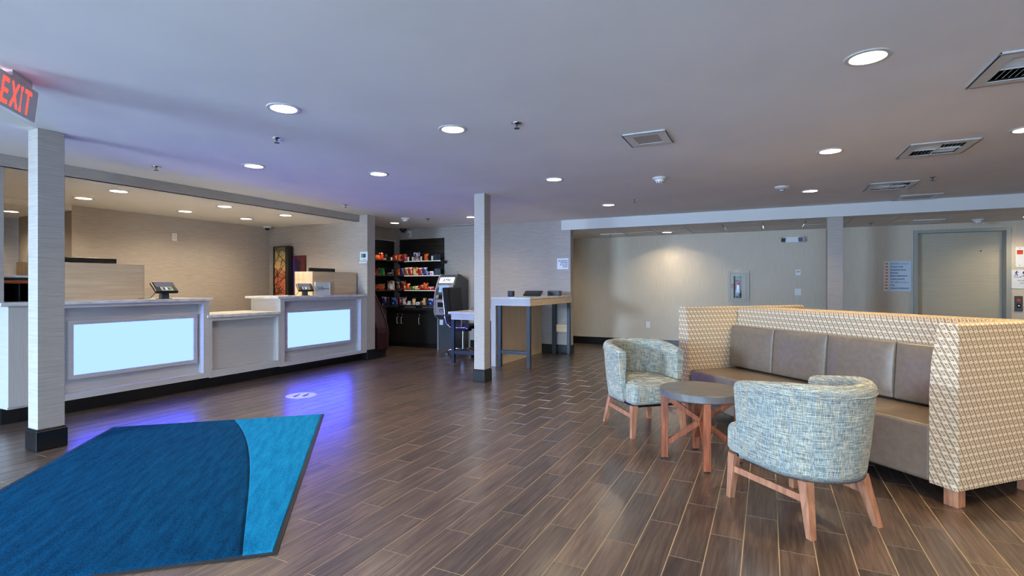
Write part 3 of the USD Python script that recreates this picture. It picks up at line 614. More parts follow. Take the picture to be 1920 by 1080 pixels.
def card_reader(x, y, z, rz, s, label):
    t = thing('card_reader', label, 'payment terminal', (x, y, z), rz)      # screen looks along +x
    A = lambda m: mv(mv(m, ry=-0.62 + math.pi / 2 * 0), (0.0, 0, 0.125 * s))
    slabm = rbx(-0.10 * s, 0.10 * s, -0.115 * s, 0.115 * s, -0.018 * s, 0.018 * s, 0.012 * s)
    tl = lambda m: mv(mv(m, ry=0.55), (0, 0, 0.125 * s))
    obj('case', tl(slabm), 'black_plastic', t, smooth=30)
    obj('screen', tl(bx(-0.085 * s, 0.005 * s, -0.085 * s, 0.085 * s, 0.017 * s, 0.0195 * s)), 'screen_grey', t)
    obj('keypad_panel', tl(bx(0.012 * s, 0.088 * s, -0.05 * s, 0.065 * s, 0.017 * s, 0.0195 * s)), 'cabinet_putty', t)
    for i, mm in enumerate(('logo_navy', 'white_plastic', 'logo_navy', 'packet_green')):
        obj('key_row', tl(bx(0.03 * s, 0.075 * s, (-0.03 + 0.024 * i) * s, (-0.012 + 0.024 * i) * s, 0.0195 * s, 0.023 * s)), mm, t)
    obj('stand', cat([prism(Polygon([(-0.05 * s, 0), (0.045 * s, 0), (0.03 * s, 0.10 * s), (-0.03 * s, 0.125 * s)]), 0.07 * s, 'y')]).apply_translation((0, -0.035 * s, 0.004)), 'dark_steel', t)
    obj('base', bx(-0.075 * s, 0.065 * s, -0.06 * s, 0.06 * s, 0, 0.006, 0.002), 'black_plastic', t)
    obj('cable', tube([(-0.02 * s, -0.06 * s, 0.10 * s), (-0.03 * s, -0.09 * s, 0.05 * s), (-0.02 * s, -0.13 * s, 0.008), (0.02 * s, -0.19 * s, 0.006), (0.01 * s, -0.25 * s, 0.006)], 0.003), 'black_plastic', t)
card_reader(-6.10, 3.535, Zc, -0.18, 1.0, 'black card reader beside the long maple screen')
card_reader(-6.12, 5.54, Zc, -0.5, 0.95, 'black card reader beside the far maple screen')
t = thing('counter_sign', 'small white framed sign standing before the far maple screen', 'sign', (-6.10, 5.70, Zc), 0)
w, h = 0.30, 0.20
obj('frame', mv(prism(sbox(0, 0, w, h).difference(sbox(.02, .02, w - .02, h - .02)), 0.022, 'x'), (0, 0, 0)), 'white_plastic', t)
obj('card', bx(0.002, 0.012, .02, w - .02, .02, h - .02), 'sign_white', t)
obj('printing', cat([wtext('IHG', 0.045, 0.0125, 0.045, 0.085, '+x', depth=0.001), bx(0.0122, 0.0132, 0.142, 0.1445, 0.07, 0.145), wtext('Rewards', 0.022, 0.0125, 0.158, 0.09, '+x', depth=0.001)]), 'ink_dark', t)

# framed art leaning in the corner behind the counter
t = thing('framed_art', 'tall framed amber art with dark branches, leaning in the corner', 'picture', (-8.09, 6.64, 0.62))
obj('frame', cat([bx(0, 0.012, -0.04, 0.06, 0, 1.33), bx(0.31, 0.39, -0.04, 0.06, 0, 1.33), bx(0.012, 0.31, -0.04, 0.06, 1.315, 1.33), bx(0.012, 0.31, -0.04, 0.06, 0, 0.012)]), 'black_base', t)
obj('canvas', bx(0.012, 0.31, -0.025, 0.05, 0.012, 1.315), 'art_amber', t)
r2 = np.random.default_rng(3); br = []
def branch(x, z, ang, L, n):
    pts = [(x, -0.028, z)]
    for _ in range(7):
        ang += r2.normal(0, 0.28); x = min(0.30, max(0.02, x + L / 7 * math.cos(ang))); z = min(1.30, max(0.02, z + L / 7 * math.sin(ang))); pts.append((x, -0.028, z))
        if n > 0 and r2.random() < 0.35: branch(x, z, ang + r2.choice([-1, 1]) * 0.8, L * 0.6, n - 1)
    br.append(tube(pts, 0.0025 + 0.0014 * n, 5))
for x, z, an in ((0.02, 0.52, 0.35), (0.30, 0.75, 2.7), (0.02, 0.75, 0.6), (0.05, 1.28, -1.0), (0.03, 1.0, 0.8), (0.2, 0.15, 1.4), (0.1, 0.1, 1.7)): branch(x, z, an, 0.42, 2)
obj('branches', cat(br), 'ink_dark', t, label='black painted branches')
t = thing('framed_art', 'smaller wine and violet framed picture beside the tall amber art', 'picture', (-7.79, 6.70, 0.9))
obj('frame', cat([prism(sbox(0, 0, .385, .88).difference(sbox(.03, .03, .355, .85)), 0.035, 'y')]), 'art_wine', t)
obj('canvas', bx(.03, .16, .012, .03, .03, .85), 'art_violet', t); obj('canvas', bx(.16, .27, .012, .03, .03, .80), 'ink_dark', t); obj('canvas', bx(.27, .355, .012, .03, .03, .85), 'art_wine', t); obj('canvas', bx(.16, .27, .012, .03, .80, .85), 'art_wine', t)
t = thing('wall_plaque', 'small white plaque with a green and blue square on the far counter wall', 'sign', (-6.152, YS0 - 0.012, 1.61))
obj('plate', bx(0, .165, 0, .012, .045, .20, .002), 'sign_white', t); obj('ledge', bx(-.002, .167, -.02, .012, 0, .038, .003), 'white_plastic', t)
obj('logo_half', bx(.03, .078, -.001, 0.0, .10, .165), 'logo_green', t, label='green half of the square'); obj('logo_half', bx(.078, .128, -.001, 0.0, .10, .165), 'logo_navy', t, label='navy half of the square'); obj('caption', bx(.07, .14, -.001, 0, .066, .072), 'ink_dark', t)
def outlet(x, y, z, label, face, kind='outlet', w=0.075, h=0.118):
    t = thing('wall_outlet' if kind == 'outlet' else kind, label, 'outlet' if kind == 'outlet' else 'switch' if kind == 'light_switch' else 'thermostat', (x, y, z), 0 if face == '-y' else math.pi / 2)
    obj('plate', bx(-w / 2, w / 2, -0.007, 0, -h / 2, h / 2, 0.002), 'white_plastic', t)
    if kind == 'outlet':
        for dz in (-.028, .02): obj('socket', cat([bx(-.012, -.008, -.0085, -.007, dz, dz + .012), bx(.008, .012, -.0085, -.007, dz, dz + .012)]), 'ink_dark', t)
    elif kind == 'light_switch': obj('toggle', bx(-.006, .006, -.018, -.0069, -.012, .012, .002), 'white_plastic', t)
    else: obj('display', bx(-w * .3, w * .3, -.009, -.0069, .0, h * .3), 'cabinet_putty', t)
outlet(XW + 0.001, 5.005, 2.005, 'white outlet high on the wall behind the reception counter', '+x')
outlet(-2.17, YH - 0.001, 0.443, 'white outlet low on the hall wall left of the banquette', '-y')
outlet(0.50, YH - 0.001, 1.125, 'white light switch on the hall wall left of the beam column', '-y', 'light_switch', 0.1, 0.12)
outlet(0.504, YH - 0.001, 1.477, 'small white thermostat on the hall wall above the light switch', '-y', 'thermostat', 0.075, 0.10)

# ================================================================== SNACK SHOP
def slat_panel_x(x0, x1, z0, z1):    # on the wall YB
    t = thing('slatwall', 'black slatwall panel on the back wall of the snack corner', 'slatwall', (0, YB, 0)); n = int((z1 - z0) / 0.076)
    obj('backing', bx(x0, x1, -.006, -.001, z0, z1), 'dark_void', t)
    for i in range(n): obj('slat', bx(x0, x1, -.020, -.006, z0 + i * (z1 - z0) / n, z0 + (i + 1) * (z1 - z0) / n - .009, .003), 'black_oak', t)
    obj('side_trim', bx(x0 - .012, x0, -.026, -.001, z0, z1), 'black_base', t); obj('side_trim', bx(x1, x1 + .012, -.026, -.001, z0, z1), 'black_base', t)
slat_panel_x(-7.02, -5.93, 0.80, 2.215)
t = thing('slatwall', 'black slatwall panel on the left wall of the snack corner', 'slatwall', (-7.05, 0, 0)); n = 18
obj('backing', bx(.001, .006, 7.6, 8.72, .80, 2.16), 'dark_void', t)
for i in range(n): obj('slat', bx(.006, .020, 7.6, 8.72, .80 + i * 1.36 / n, .80 + (i + 1) * 1.36 / n - .009, .003), 'black_oak', t)
obj('cap', bx(.001, .05, 7.58, 8.74, 2.16, 2.18), 'white_metal', t)
SH = [1.745, 1.447, 1.147, 0.842]
NAMES = ['top', 'second', 'third', 'lowest']
for k, z in enumerate(SH):
    t = thing('shelf', f'{NAMES[k]} black L-shaped snack shelf in the corner', 'shelf', (0, 0, z))
    obj('board', cat([bx(-7.025, -5.83, 8.66, YB - .028, -.022, 0, .002)]), 'black_oak', t); obj('board', bx(-7.025, -6.72, 7.6, 8.659, -.022, 0, .002), 'black_oak', t)
    obj('price_rail', bx(-6.72, -5.83, 8.652, 8.659, -.020, .0), 'white_plastic' if k < 3 else 'steel', t)
    obj('bracket', cat([bx(x, x + .006, 8.68, YB - .028, -.06, -.022) for x in (-6.9, -6.45, -6.0, -5.85)]), 'black_base', t)
# base cabinets
for i, (xa, xb) in enumerate(((-7.05, -6.71), (-6.71, -6.25), (-6.25, -5.76))):
    t = thing('base_cabinet', ('black base cabinet under the snack shelves, left one', 'black base cabinet under the snack shelves, middle one', 'black base cabinet under the snack shelves, beside the cash machine')[i], 'cabinet', (xa, 8.5, 0)); w = xb - xa
    obj('carcass', bx(0, w, .02, YB - 8.5 - .002, 0.09, .738), 'black_oak', t); obj('plinth', bx(0, w, .06, .4, 0, .09), 'black_base', t)
    d = obj('door', bx(.004, w - .004, 0, .019, .095, .71, .002), 'black_oak', t)
    hx = (w - .055, .055, -1)[i] if i < 2 else None
    hx = w - .053 if i == 0 else .055 if i == 1 else 0.0
    if i == 2: hx = .03
    obj('handle', tube([(hx, -.001, .47), (hx, -.03, .475), (hx, -.03, .60), (hx, -.001, .605)], .007, 8), 'white_metal', d)
    obj('lock', mv(cyl(.009, -.004, .004, n=14), (hx, -.003, .655), rx=math.pi / 2), 'white_metal', d)
t = thing('worktop', 'black worktop over the snack cabinets', 'worktop', (0, 0, 0)); obj('board', bx(-7.05, -5.755, 8.47, YB - .03, .739, .768, .003), 'black_oak', t)

# dark curved merchandiser behind the wall end
t = thing('merchandiser', 'dark reddish curved-front merchandiser half hidden by the counter wall end', 'display unit', (-.13, 6.99, 0))
pts = [(-6.62, 0.10), (-5.905, 0.10), (-5.875, 0.14), (-5.862, 0.42)] + [(-5.862 - 0.05 * s - 0.38 * s ** 1.5, 0.42 + 0.85 * s) for s in np.linspace(0.1, 1.0, 10)] + [(-6.62, 1.27)]
obj('end_panel', prism(Polygon(pts), 0.03, 'y'), 'mahogany', t); obj('end_panel', mv(prism(Polygon(pts), 0.03, 'y'), (0, .27, 0)), 'mahogany', t)
obj('body', mv(prism(Polygon(pts).buffer(-0.012), 0.24, 'y'), (0, 0.03, 0)), 'mahogany', t); obj('plinth', bx(-6.6, -5.93, .01, .29, 0, .10), 'black_base', t)

# snacks
def bag_mesh(w, h, d, seed):
    n, m = 9, 11; r = np.random.default_rng(seed); V = []; F = []
    for side in (-1, 1):
        for j in range(m):
            for i in range(n):
                u, v = i / (n - 1) * 2 - 1, j / (m - 1)
                puff = (1 - abs(u) ** 2.5) * max(0.0, math.sin(math.pi * (v * 0.94 + 0.03))) ** 0.55
                if j in (0, m - 1): puff *= 0.15
                x = u * w / 2 * (1 - 0.07 * math.sin(math.pi * v)); x += 0.012 * math.sin(9 * u + seed) * (v > 0.95)
                V.append((x, side * d / 2 * puff * (0.85 + 0.25 * r.random()), v * h + (0.008 * math.sin(11 * u + seed) if j == m - 1 else 0)))
        o = 0 if side < 0 else n * m
        for j in range(m - 1):
            for i in range(n - 1):
                a = o + j * n + i; q = [(a, a + 1, a + n + 1), (a, a + n + 1, a + n)]
                F += q if side < 0 else [t[::-1] for t in q]
    for j in range(m - 1):
        for i in (0, n - 1):
            a, b = j * n + i, n * m + j * n + i; F += [(a, b, b + n), (a, b + n, a + n)]
    return trimesh.Trimesh(V, F, process=False)
def px_x(px, y): 
    a = (px - 960) / FPX; r = (-sn + a * cs, cs + a * sn); return y * r[0] / r[1]
COLN = {'packet_orange': 'orange', 'packet_red': 'red', 'packet_crimson': 'dark red', 'packet_green': 'green', 'packet_blue': 'blue', 'packet_purple': 'purple and white', 'packet_cream': 'cream', 'packet_white': 'white', 'packet_brown': 'brown', 'packet_silver': 'silver', 'packet_dark': 'dark'}
CNT = {}
ORD = ['first', 'second', 'third', 'fourth', 'fifth', 'sixth', 'seventh']
PXM = 97.0
def item(k, kind, m, pa, pb, ytop, ybase=None, y=8.74, lean=0.0):
    """one packet on shelf k, between picture columns pa and pb as read off the photograph, standing at depth y"""
    x = px_x((pa + pb) / 2, y)
    if pa < 731: x = -6.86 if pa < 718 else -6.80; y = x / px_x((pa + pb) / 2, 1.0)
    elif x < -6.90: x = -6.90; y = x / px_x((pa + pb) / 2, 1.0)
    dd = -sn * x + cs * y; s = dd / FPX
    w = max(0.03, (pb - pa) * s / 0.92); z = SH[k]; z0 = z; h = max(0.03, HCAM - (ytop - CYPX) * s - z)
    key = (k, kind, m); CNT[key] = CNT.get(key, 0) + 1
    what = {'bag': 'crinkled snack bag', 'box': 'small carton', 'cup': 'tapered paper cup', 'jar': 'lidded jar', 'bin': 'acrylic bin', 'stack': 'stack of lids'}[kind]
    lab = f'{COLN.get(m, "")} {what}'.strip() + f' on the {NAMES[k]} snack shelf, ' + ('leftmost such' if CNT[key] == 1 else f'{ORD[CNT[key] - 1]} such from left')
    t = thing({'bag': 'snack_bag', 'box': 'snack_carton', 'cup': 'paper_cup', 'jar': 'snack_jar', 'bin': 'acrylic_bin', 'stack': 'lid_stack'}[kind], lab, {'bag': 'snack bag', 'box': 'carton', 'cup': 'cup', 'jar': 'jar', 'bin': 'bin', 'stack': 'lids'}[kind], (x, y, z0), rng.uniform(1.0, 1.3) if pa < 731 else rng.uniform(0.1, 0.5), f'{what}s on the {NAMES[k]} shelf')
    sd = int(pa * 7 + k)
    if kind == 'bag':
        b = obj('packet', mv(bag_mesh(w, h, 0.055, sd), rx=-lean), m, t, smooth=50)
    elif kind == 'box':
        obj('carton', bx(-w / 2, w / 2, -.04, .04, 0, h, .002), m, t); obj('flap', bx(-w / 2 + .004, w / 2 - .004, -.041, -.04, h * .75, h * .95), 'packet_white', t)
    elif kind == 'cup':
        obj('cup_wall', lathe([(0, 0), (w * .36, 0), (w * .48, h), (w * .44, h), (w * .33, .006), (0, .006)], 20), 'white_plastic', t, smooth=40); obj('rim', mv(trimesh.creation.torus(w * .48, .003, 20, 6), (0, 0, h)), 'white_plastic', t)
    elif kind == 'jar':
        obj('jar', lathe([(0, 0), (w * .46, 0), (w * .48, h * .8), (w * .40, h * .86), (0, h * .86)], 24), m, t, smooth=40); obj('lid', cyl(w * .44, h * .86, h, n=24), 'packet_brown', t)
    elif kind == 'stack':
        for q in range(4): obj('lid', cyl(w * .42 - .004 * q, q * h / 4, (q + .8) * h / 4, n=20), 'white_plastic', t)
    else:
        obj('walls', cat([bx(-w / 2, w / 2, -.08, -.077, 0, h), bx(-w / 2, -w / 2 + .003, -.077, .1, 0, h * 1.02), bx(w / 2 - .003, w / 2, -.077, .1, 0, h * 1.02), bx(-w / 2, w / 2, .1, .103, 0, h), bx(-w / 2, w / 2, -.08, .1, 0.0005, .003)]), 'clear_acrylic', t)
        obj('divider', bx(-.0015, .0015, -.076, .099, .003, h * .95), 'clear_acrylic', t)
O, R_, C_, GN, B_, P_, CR, W_, BR, SV, DK = ['packet_' + c for c in ('orange', 'red', 'crimson', 'green', 'blue', 'purple', 'cream', 'white', 'brown', 'silver', 'dark')]
for a in [(0, 'bag', O, 704, 714, 478), (0, 'bag', R_, 712, 719, 474, None, 8.74), (0, 'box', CR, 719.5, 722, 484.5), (0, 'bag', DK, 721.5, 726, 477), (0, 'cup', 'white', 732, 736, 482.5), (0, 'bag', R_, 737, 743.5, 478), (0, 'bag', O, 743.5, 752, 476.5),
          (0, 'bag', C_, 752, 763, 476.5), (0, 'cup', 'white', 763.5, 767.5, 482), (0, 'cup', 'white', 772, 775.6, 482), (0, 'bag', P_, 775, 787, 473, None, 8.84), (0, 'jar', SV, 776.5, 786, 482, None, 8.71), (0, 'cup', 'white', 788, 791.8, 481), (0, 'bag', O, 795, 803, 475.5), (0, 'cup', 'white', 808.5, 812.5, 480), (0, 'bin', 'clear', 814, 826, 476.5, None, 8.78),
          (1, 'bag', R_, 703.5, 710, 503), (1, 'bag', GN, 711, 721.5, 502.5), (1, 'box', DK, 726, 733, 511), (1, 'bag', SV, 733, 738.5, 505), (1, 'bag', O, 738.5, 750, 503), (1, 'bag', P_, 750, 756.5, 503), (1, 'bag', BR, 757, 765, 501.5), (1, 'bag', R_, 765, 773, 501), (1, 'bag', CR, 773.5, 782.5, 501), (1, 'bag', R_, 782.5, 791.5, 502), (1, 'bag', B_, 792, 801, 501.5), (1, 'box', P_, 800, 807, 509), (1, 'box', W_, 807.5, 814, 508.5), (1, 'bin', 'clear', 816, 826, 504, None, 8.78),
          (2, 'bag', O, 704, 722, 532), (2, 'bag', W_, 727, 740, 526.5), (2, 'bag', BR, 741, 750, 527.5), (2, 'bag', R_, 751, 761, 526.5), (2, 'bag', O, 761.5, 769, 531.5), (2, 'bag', GN, 769, 776, 537), (2, 'bag', CR, 776, 785, 536), (2, 'bag', R_, 785.5, 793, 534), (2, 'bag', O, 793.5, 803, 529.5), (2, 'box', R_, 803.5, 815, 537.5),
          (3, 'bag', P_, 717, 725, 556), (3, 'bag', DK, 726, 731, 557), (3, 'box', B_, 735, 744, 557.5), (3, 'bag', R_, 745, 753, 557.5), (3, 'bag', W_, 753.5, 762, 556.5), (3, 'stack', 'white', 762.5, 772, 564), (3, 'jar', CR, 773, 780, 559), (3, 'box', SV, 781, 787.5, 566), (3, 'bag', BR, 788, 793, 564), (3, 'bag', CR, 793, 799, 558.5), (3, 'bag', DK, 799.5, 804.5, 560), (3, 'box', B_, 805, 814, 559.5)]:
    k, kind, m, pa, pb, yt = a[:6]; yy = a[7] if len(a) > 7 else 8.74
    COLN.setdefault(m, m)
    item(k, kind, m, pa, pb, yt, None, yy, 0.1)
t = thing('wall_speaker', 'small white box high on the wall above the snack slatwall', 'wall speaker', (-6.78, YB - .001, 2.32)); obj('case', bx(-.035, .035, -.05, 0, -.07, .07, .004), 'white_plastic', t); obj('grille', bx(-.027, .027, -.052, -.05, -.06, .03), 'cabinet_putty', t)

# cash machine
t = thing('cash_machine', 'dark grey cash machine with lit header beside the snack shelves', 'cash machine', (-5.745, 0, 0))
W = 0.415
prof = [(8.88, 0), (8.43, 0), (8.43, .60), (8.34, .66), (8.31, .72), (8.31, .98), (8.345, 1.12), (8.40, 1.26), (8.48, 1.40), (8.53, 1.45), (8.57, 1.45), (8.88, 1.34)]
obj('cabinet', mv(prism(Polygon([p for p in prof]).buffer(-.001), W - .05, 'x'), (.025, 0, 0)), 'atm_grey', t)
for x in (0, W - .024): obj('side_panel', mv(prism(Polygon([(8.89, .0), (8.42, .0), (8.42, .60)] + [(y - .012, z) for y, z in prof[3:9]] + [(8.53, 1.462), (8.58, 1.462), (8.89, 1.35)]), .024, 'x'), (x, 0, 0)), 'atm_grey' if x else 'atm_face', t)
obj('side_seam', bx(W, W + .001, 8.40, 8.885, .962, .966), 'black_plastic', t)
fac = lambda y0, z0, y1, z1, x0, x1, off=.006: (lambda L: mv(mv(bx(x0, x1, -off, 0, 0, L), rx=-math.atan2(y1 - y0, z1 - z0)), (0, y0, z0)))(math.hypot(y1 - y0, z1 - z0))
obj('header', fac(8.415, 1.29, 8.478, 1.395, .045, W - .045, .012), 'atm_light', t, label='lit pale header')
hl = wtext('ATM', .055, W / 2, -.0135, .026, bold=True, depth=.0015, align='c'); obj('header_text', mv(mv(hl, rx=-math.atan2(.063, .105)), (0, 8.415, 1.29)), 'ink_dark', t)
obj('fascia', fac(8.312, .99, 8.40, 1.255, .03, W - .03, .004), 'atm_face', t); obj('screen', fac(8.345, 1.11, 8.388, 1.235, .085, W - .12, .010), 'atm_screen', t)
obj('keypad', fac(8.312, .99, 8.335, 1.06, .10, .24, .010), 'black_plastic', t)
obj('lower_fascia', bx(.03, W - .03, 8.306, 8.312, .68, .975), 'atm_face', t); obj('cash_slot', bx(.09, .25, 8.295, 8.306, .83, .92, .003), 'black_plastic', t); obj('receipt', bx(.16, .22, 8.27, 8.30, .755, .765), 'sign_white', t); obj('receipt_slot', bx(.13, .25, 8.297, 8.306, .74, .785), 'black_plastic', t)
obj('label_plate', bx(.05, .13, 8.425, 8.43, .48, .58), 'sign_white', t)
obj('aerial', cyl(.004, 1.40, 1.52, .36, 8.60, 8), 'black_plastic', t)

# ================================================================== BUSINESS CENTRE
t = thing('counter_table', 'tall white-topped work counter on dark legs beside the hall opening', 'counter table', (-3.82, 7.06, 0))
TW, TD, TZ = 0.665, 1.862, 1.065
obj('tabletop', bx(0, TW, -.005, TD, TZ - .025, TZ, .002), 'countertop', t)
obj('apron', cat([bx(.0, TW - .012, .008, .03, TZ - .13, TZ - .026), bx(TW - .034, TW - .012, .03, TD - .005, TZ - .13, TZ - .026)]), 'white_laminate', t); obj('apron', bx(TW - .0115, TW - .009, .008, TD - .005, TZ - .13, TZ - .026), 'maple_h', t)
obj('end_panel', bx(0.0, .07, .03, TD - .02, 0, TZ - .13), 'maple_v', t); obj('end_panel', bx(-.006, .074, .008, .0295, 0, TZ - .13), 'white_laminate_v', t)
for (x, y) in ((.10, .02), (TW - .075, .02), (.10, TD - .10), (TW - .075, TD - .10)):
    if x > .2 or y < 1: obj('leg', bx(x, x + .055, y, y + .055, 0, TZ - .131, .002), 'dark_steel', t)
obj('leg', bx(.30, .37, TD - .09, TD - .03, 0, TZ - .131, .002), 'dark_steel', t)
obj('stretcher', bx(.155, TW - .075, .03, .065, .20, .255, .002), 'dark_steel', t)
obj('wall_rail', bx(.37, TW - .09, TD - .055, TD - .02, .40, .535, .002), 'maple_h', t)
t = thing('desk_phone', 'black slanted desk device on the tall work counter', 'desk device', (-3.53, 8.0, TZ), 0.2)
obj('body', mv(rbx(-.15, .15, -.10, .10, 0, .022, .006), (0, 0, .035), rx=.35), 'black_plastic', t, smooth=30); obj('foot', prism(Polygon([(-.09, 0), (.10, 0), (.09, .07)]), .2, 'x').apply_translation((-.1, 0, .001)), 'atm_grey', t); obj('keys', mv(bx(-.12, .12, -.07, .07, .022, .026), (0, 0, .035), rx=.35), 'dark_steel', t)
t = thing('desk_box', 'small grey box beside the slanted desk device', 'box', (-3.33, 8.45, TZ)); obj('case', bx(-.10, .12, -.06, .06, 0, .085, .004), 'atm_grey', t); obj('front', bx(-.05, .07, -.062, -.06, .02, .06), 'dark_steel', t)
t = thing('desk_black_box', 'small black box on the tall counter next to the column', 'box', (-3.745, 7.6, TZ)); obj('case', bx(-.05, .05, -.03, .03, 0, .09, .006), 'black_plastic', t); obj('face', bx(-.04, .04, -.031, -.03, .01, .08), 'dark_steel', t)  # plain black box with a dark front
# low desk
t = thing('computer_desk', 'low white-topped computer desk behind the freestanding column', 'desk', (-4.62, 7.07, 0))
obj('desktop', bx(0, .79, 0, 1.80, .785, .822, .003), 'countertop', t); obj('apron', bx(.05, .785, .02, 1.79, .695, .784), 'white_laminate', t)
for (x, y) in ((.055, .02), (.055, 1.70), (.72, .02), (.72, 1.70)): obj('leg', bx(x, x + .05, y, y + .05, 0, .694, .002), 'dark_steel', t)
obj('stretcher', bx(.105, .72, .028, .062, .14, .20, .002), 'dark_steel', t); obj('stretcher', bx(.105, .72, 1.708, 1.742, .14, .20, .002), 'dark_steel', t)
t = thing('eyeglasses', 'small dark pair of glasses on the low computer desk', 'glasses', (-4.35, 7.45, .822))
obj('frame', cat([mv(trimesh.creation.torus(.024, .003, 20, 6), (-.03, 0, .027), rx=math.pi / 2), mv(trimesh.creation.torus(.024, .003, 20, 6), (.03, 0, .027), rx=math.pi / 2), bar((-.008, 0, .03), (.008, 0, .03), .004, c=0)]), 'black_plastic', t)
obj('temple', tube([(-.054, 0, .03), (-.054, .10, .02), (-.05, .13, .004)], .0025, 6), 'black_plastic', t); obj('temple', tube([(.054, 0, .03), (.054, .10, .02), (.05, .13, .004)], .0025, 6), 'black_plastic', t)
t = thing('waste_bin', 'black bin with crumpled clear liner under the low desk', 'waste bin', (-4.22, 7.55, 0))
obj('bin', lathe([(0, 0), (.115, 0), (.15, .42), (.142, .42), (.11, .008), (0, .008)], 28), 'black_plastic', t, smooth=40)
ln = trimesh.creation.icosphere(3, .15); ln.vertices *= (1, 1, .55); ln.vertices += (meshkit.noise(ln.vertices * 24, 2)[:, None] - .5) * .05; obj('liner', mv(ln, (0, 0, .45)), 'packet_silver', t, smooth=False)

# office chair
t = thing('office_chair', 'black high-back leather swivel chair with chrome frame beside the low desk', 'office chair', (-4.80, 7.83, 0), -0.12)
# faces +x
sec = [(-.27, 1.20), (-.255, 1.0), (-.225, .82), (-.21, .68), (-.175, .575), (-.10, .525), (.0, .515), (.15, .52), (.25, .525), (.285, .505)]
S = np.array(sec)
def panel(i0, i1, y0, y1, th):
    ts = np.linspace(i0, i1, 16); P = np.array([[np.interp(q, range(len(S)), S[:, 0]), np.interp(q, range(len(S)), S[:, 1])] for q in ts]); d = np.gradient(P, axis=0); d /= np.linalg.norm(d, axis=1)[:, None]
    nrm = np.stack([-d[:, 1], d[:, 0]], 1)
    if nrm[-1][1] < 0 or nrm[0][0] < 0: pass
    A, B = P + nrm * th, P
    poly = Polygon(np.vstack([A, B[::-1]])); m = prism(poly.buffer(.004), y1 - y0, 'y'); return mv(m, (0, y0, 0))
obj('backrest', panel(0.0, 3.9, -.225, .225, .045), 'black_leather', t, smooth=30)
for i, (a0, a1) in enumerate(((0.05, 1.4), (1.5, 2.5), (2.6, 3.4))): obj('back_quilting', panel(a0, a1, -.12, .12, .056), 'black_leather', t, smooth=30)
obj('seat', panel(4.0, 9.0, -.225, .225, .05), 'black_leather', t, smooth=30)
for s in (-1, 1):
    obj('side_rail', tube([(x, s * .238, z) for x, z in sec], .012, 10), 'chrome', t, smooth=True)
    obj('armrest', tube([(-.235, s * .245, .72), (-.1, s * .27, .735), (.12, s * .27, .735), (.18, s * .265, .70), (.16, s * .245, .53)], .013, 10), 'chrome', t, smooth=True)
obj('mechanism', bx(-.13, .13, -.09, .09, .45, .50, .006), 'black_plastic', t); obj('gas_lift', cat([cyl(.026, .12, .32), cyl(.018, .32, .46)]), 'chrome', t, smooth=30)
for k in range(5):
    an = math.radians(200 + 72 * k); c, s = math.cos(an), math.sin(an)
    obj('base_arm', tube([(.03 * c, .03 * s, .125), (.15 * c, .15 * s, .13), (.25 * c, .25 * s, .105), (.29 * c, .29 * s, .075)], .018, 10), 'chrome', t, smooth=True)
    obj('caster', cat([mv(cyl(.029, -.011, .011, n=18), (.295 * c - s * q, .295 * s + c * q, .03), rx=0, ry=0) if False else mv(mv(cyl(.029, -.011, .011, n=18), rx=math.pi / 2, rz=an), (.295 * c - s * q, .295 * s + c * q, .03)) for q in (-.017, .017)] + [cyl(.008, .03, .08, .295 * c, .295 * s, 10)]), 'black_plastic', t, smooth=30)
obj('lever', tube([(.02, -.08, .46), (.05, -.26, .44)], .006), 'steel', t)

# business-centre sign
t = thing('wall_sign', 'small white business centre sign at the wall edge by the hall opening', 'sign', (-3.456, YB - .008, 1.537))
obj('plate', bx(0, .217, 0, .007, 0, .20, .001), 'sign_white', t)
for i, s in enumerate(('BUSINESS', 'CENTER', '& SUITE', 'SHOP')): obj('text_line', wtext(s, .026, .205, 0, .143 - i * .036, align='r', bold=True, depth=.0015), 'ink_blue', t)

# ================================================================== HALL WALL
t = thing('extinguisher_cabinet', 'pale wall cabinet holding the red fire extinguisher', 'cabinet', (-.667, YH, .93))
cw, chh = .369, .585
obj('frame', prism(sbox(0, 0, cw, chh).difference(sbox(.045, .045, cw - .045, chh - .045)), .03, 'y').apply_translation((0, -.03, 0)), 'cabinet_putty', t)
door = obj('door', prism(sbox(.048, .048, cw - .048, chh - .048).difference(sbox(.10, .075, .235, chh - .095)), .02, 'y').apply_translation((0, -.026, 0)), 'cabinet_putty', t)
obj('pane', bx(.10, .235, -.014, -.011, .075, chh - .095), 'glass', door); obj('lettering', mv(wtext('FIRE', .028, 0, -.0265, 0, depth=.001), (.088, 0, .26), ry=-math.pi / 2), 'ink_dark', door)
obj('box', cat([bx(.0445, cw - .0445, 0, .112, .0445, .048), bx(.0445, cw - .0445, 0, .112, chh - .048, chh - .0445), bx(.0445, .048, 0, .112, .048, chh - .048), bx(cw - .048, cw - .0445, 0, .112, .048, chh - .048), bx(.0445, cw - .0445, .112, .115, .0445, chh - .0445)]), 'atm_grey', t)
t = thing('fire_extinguisher', 'red fire extinguisher with white label inside the wall cabinet', 'fire extinguisher', (-.498, YH + .052, .979))
sq = lambda m: mv(m, s=(.85, .85, 1))
obj('cylinder', sq(lathe([(0, 0), (.058, .0), (.06, .02), (.06, .30), (.04, .345), (.02, .36), (0, .36)], 24)), 'fire_red', t, smooth=40)
obj('data_label', sq(lathe([(.0605, .03), (.0612, .03), (.0612, .17), (.0605, .17)], 24)), 'packet_silver', t, smooth=40); obj('tag', bx(-.02, .03, -.054, -.0525, .14, .27), 'sign_white', t); obj('valve', bx(-.03, .035, -.012, .012, .36, .40, .003), 'black_plastic', t)
t = thing('emergency_light', 'white twin-head emergency light high on the hall wall', 'emergency light', (.40, YH, 2.07))
obj('housing', bx(-.14, .14, -.06, 0, -.055, .055, .008), 'white_plastic', t)
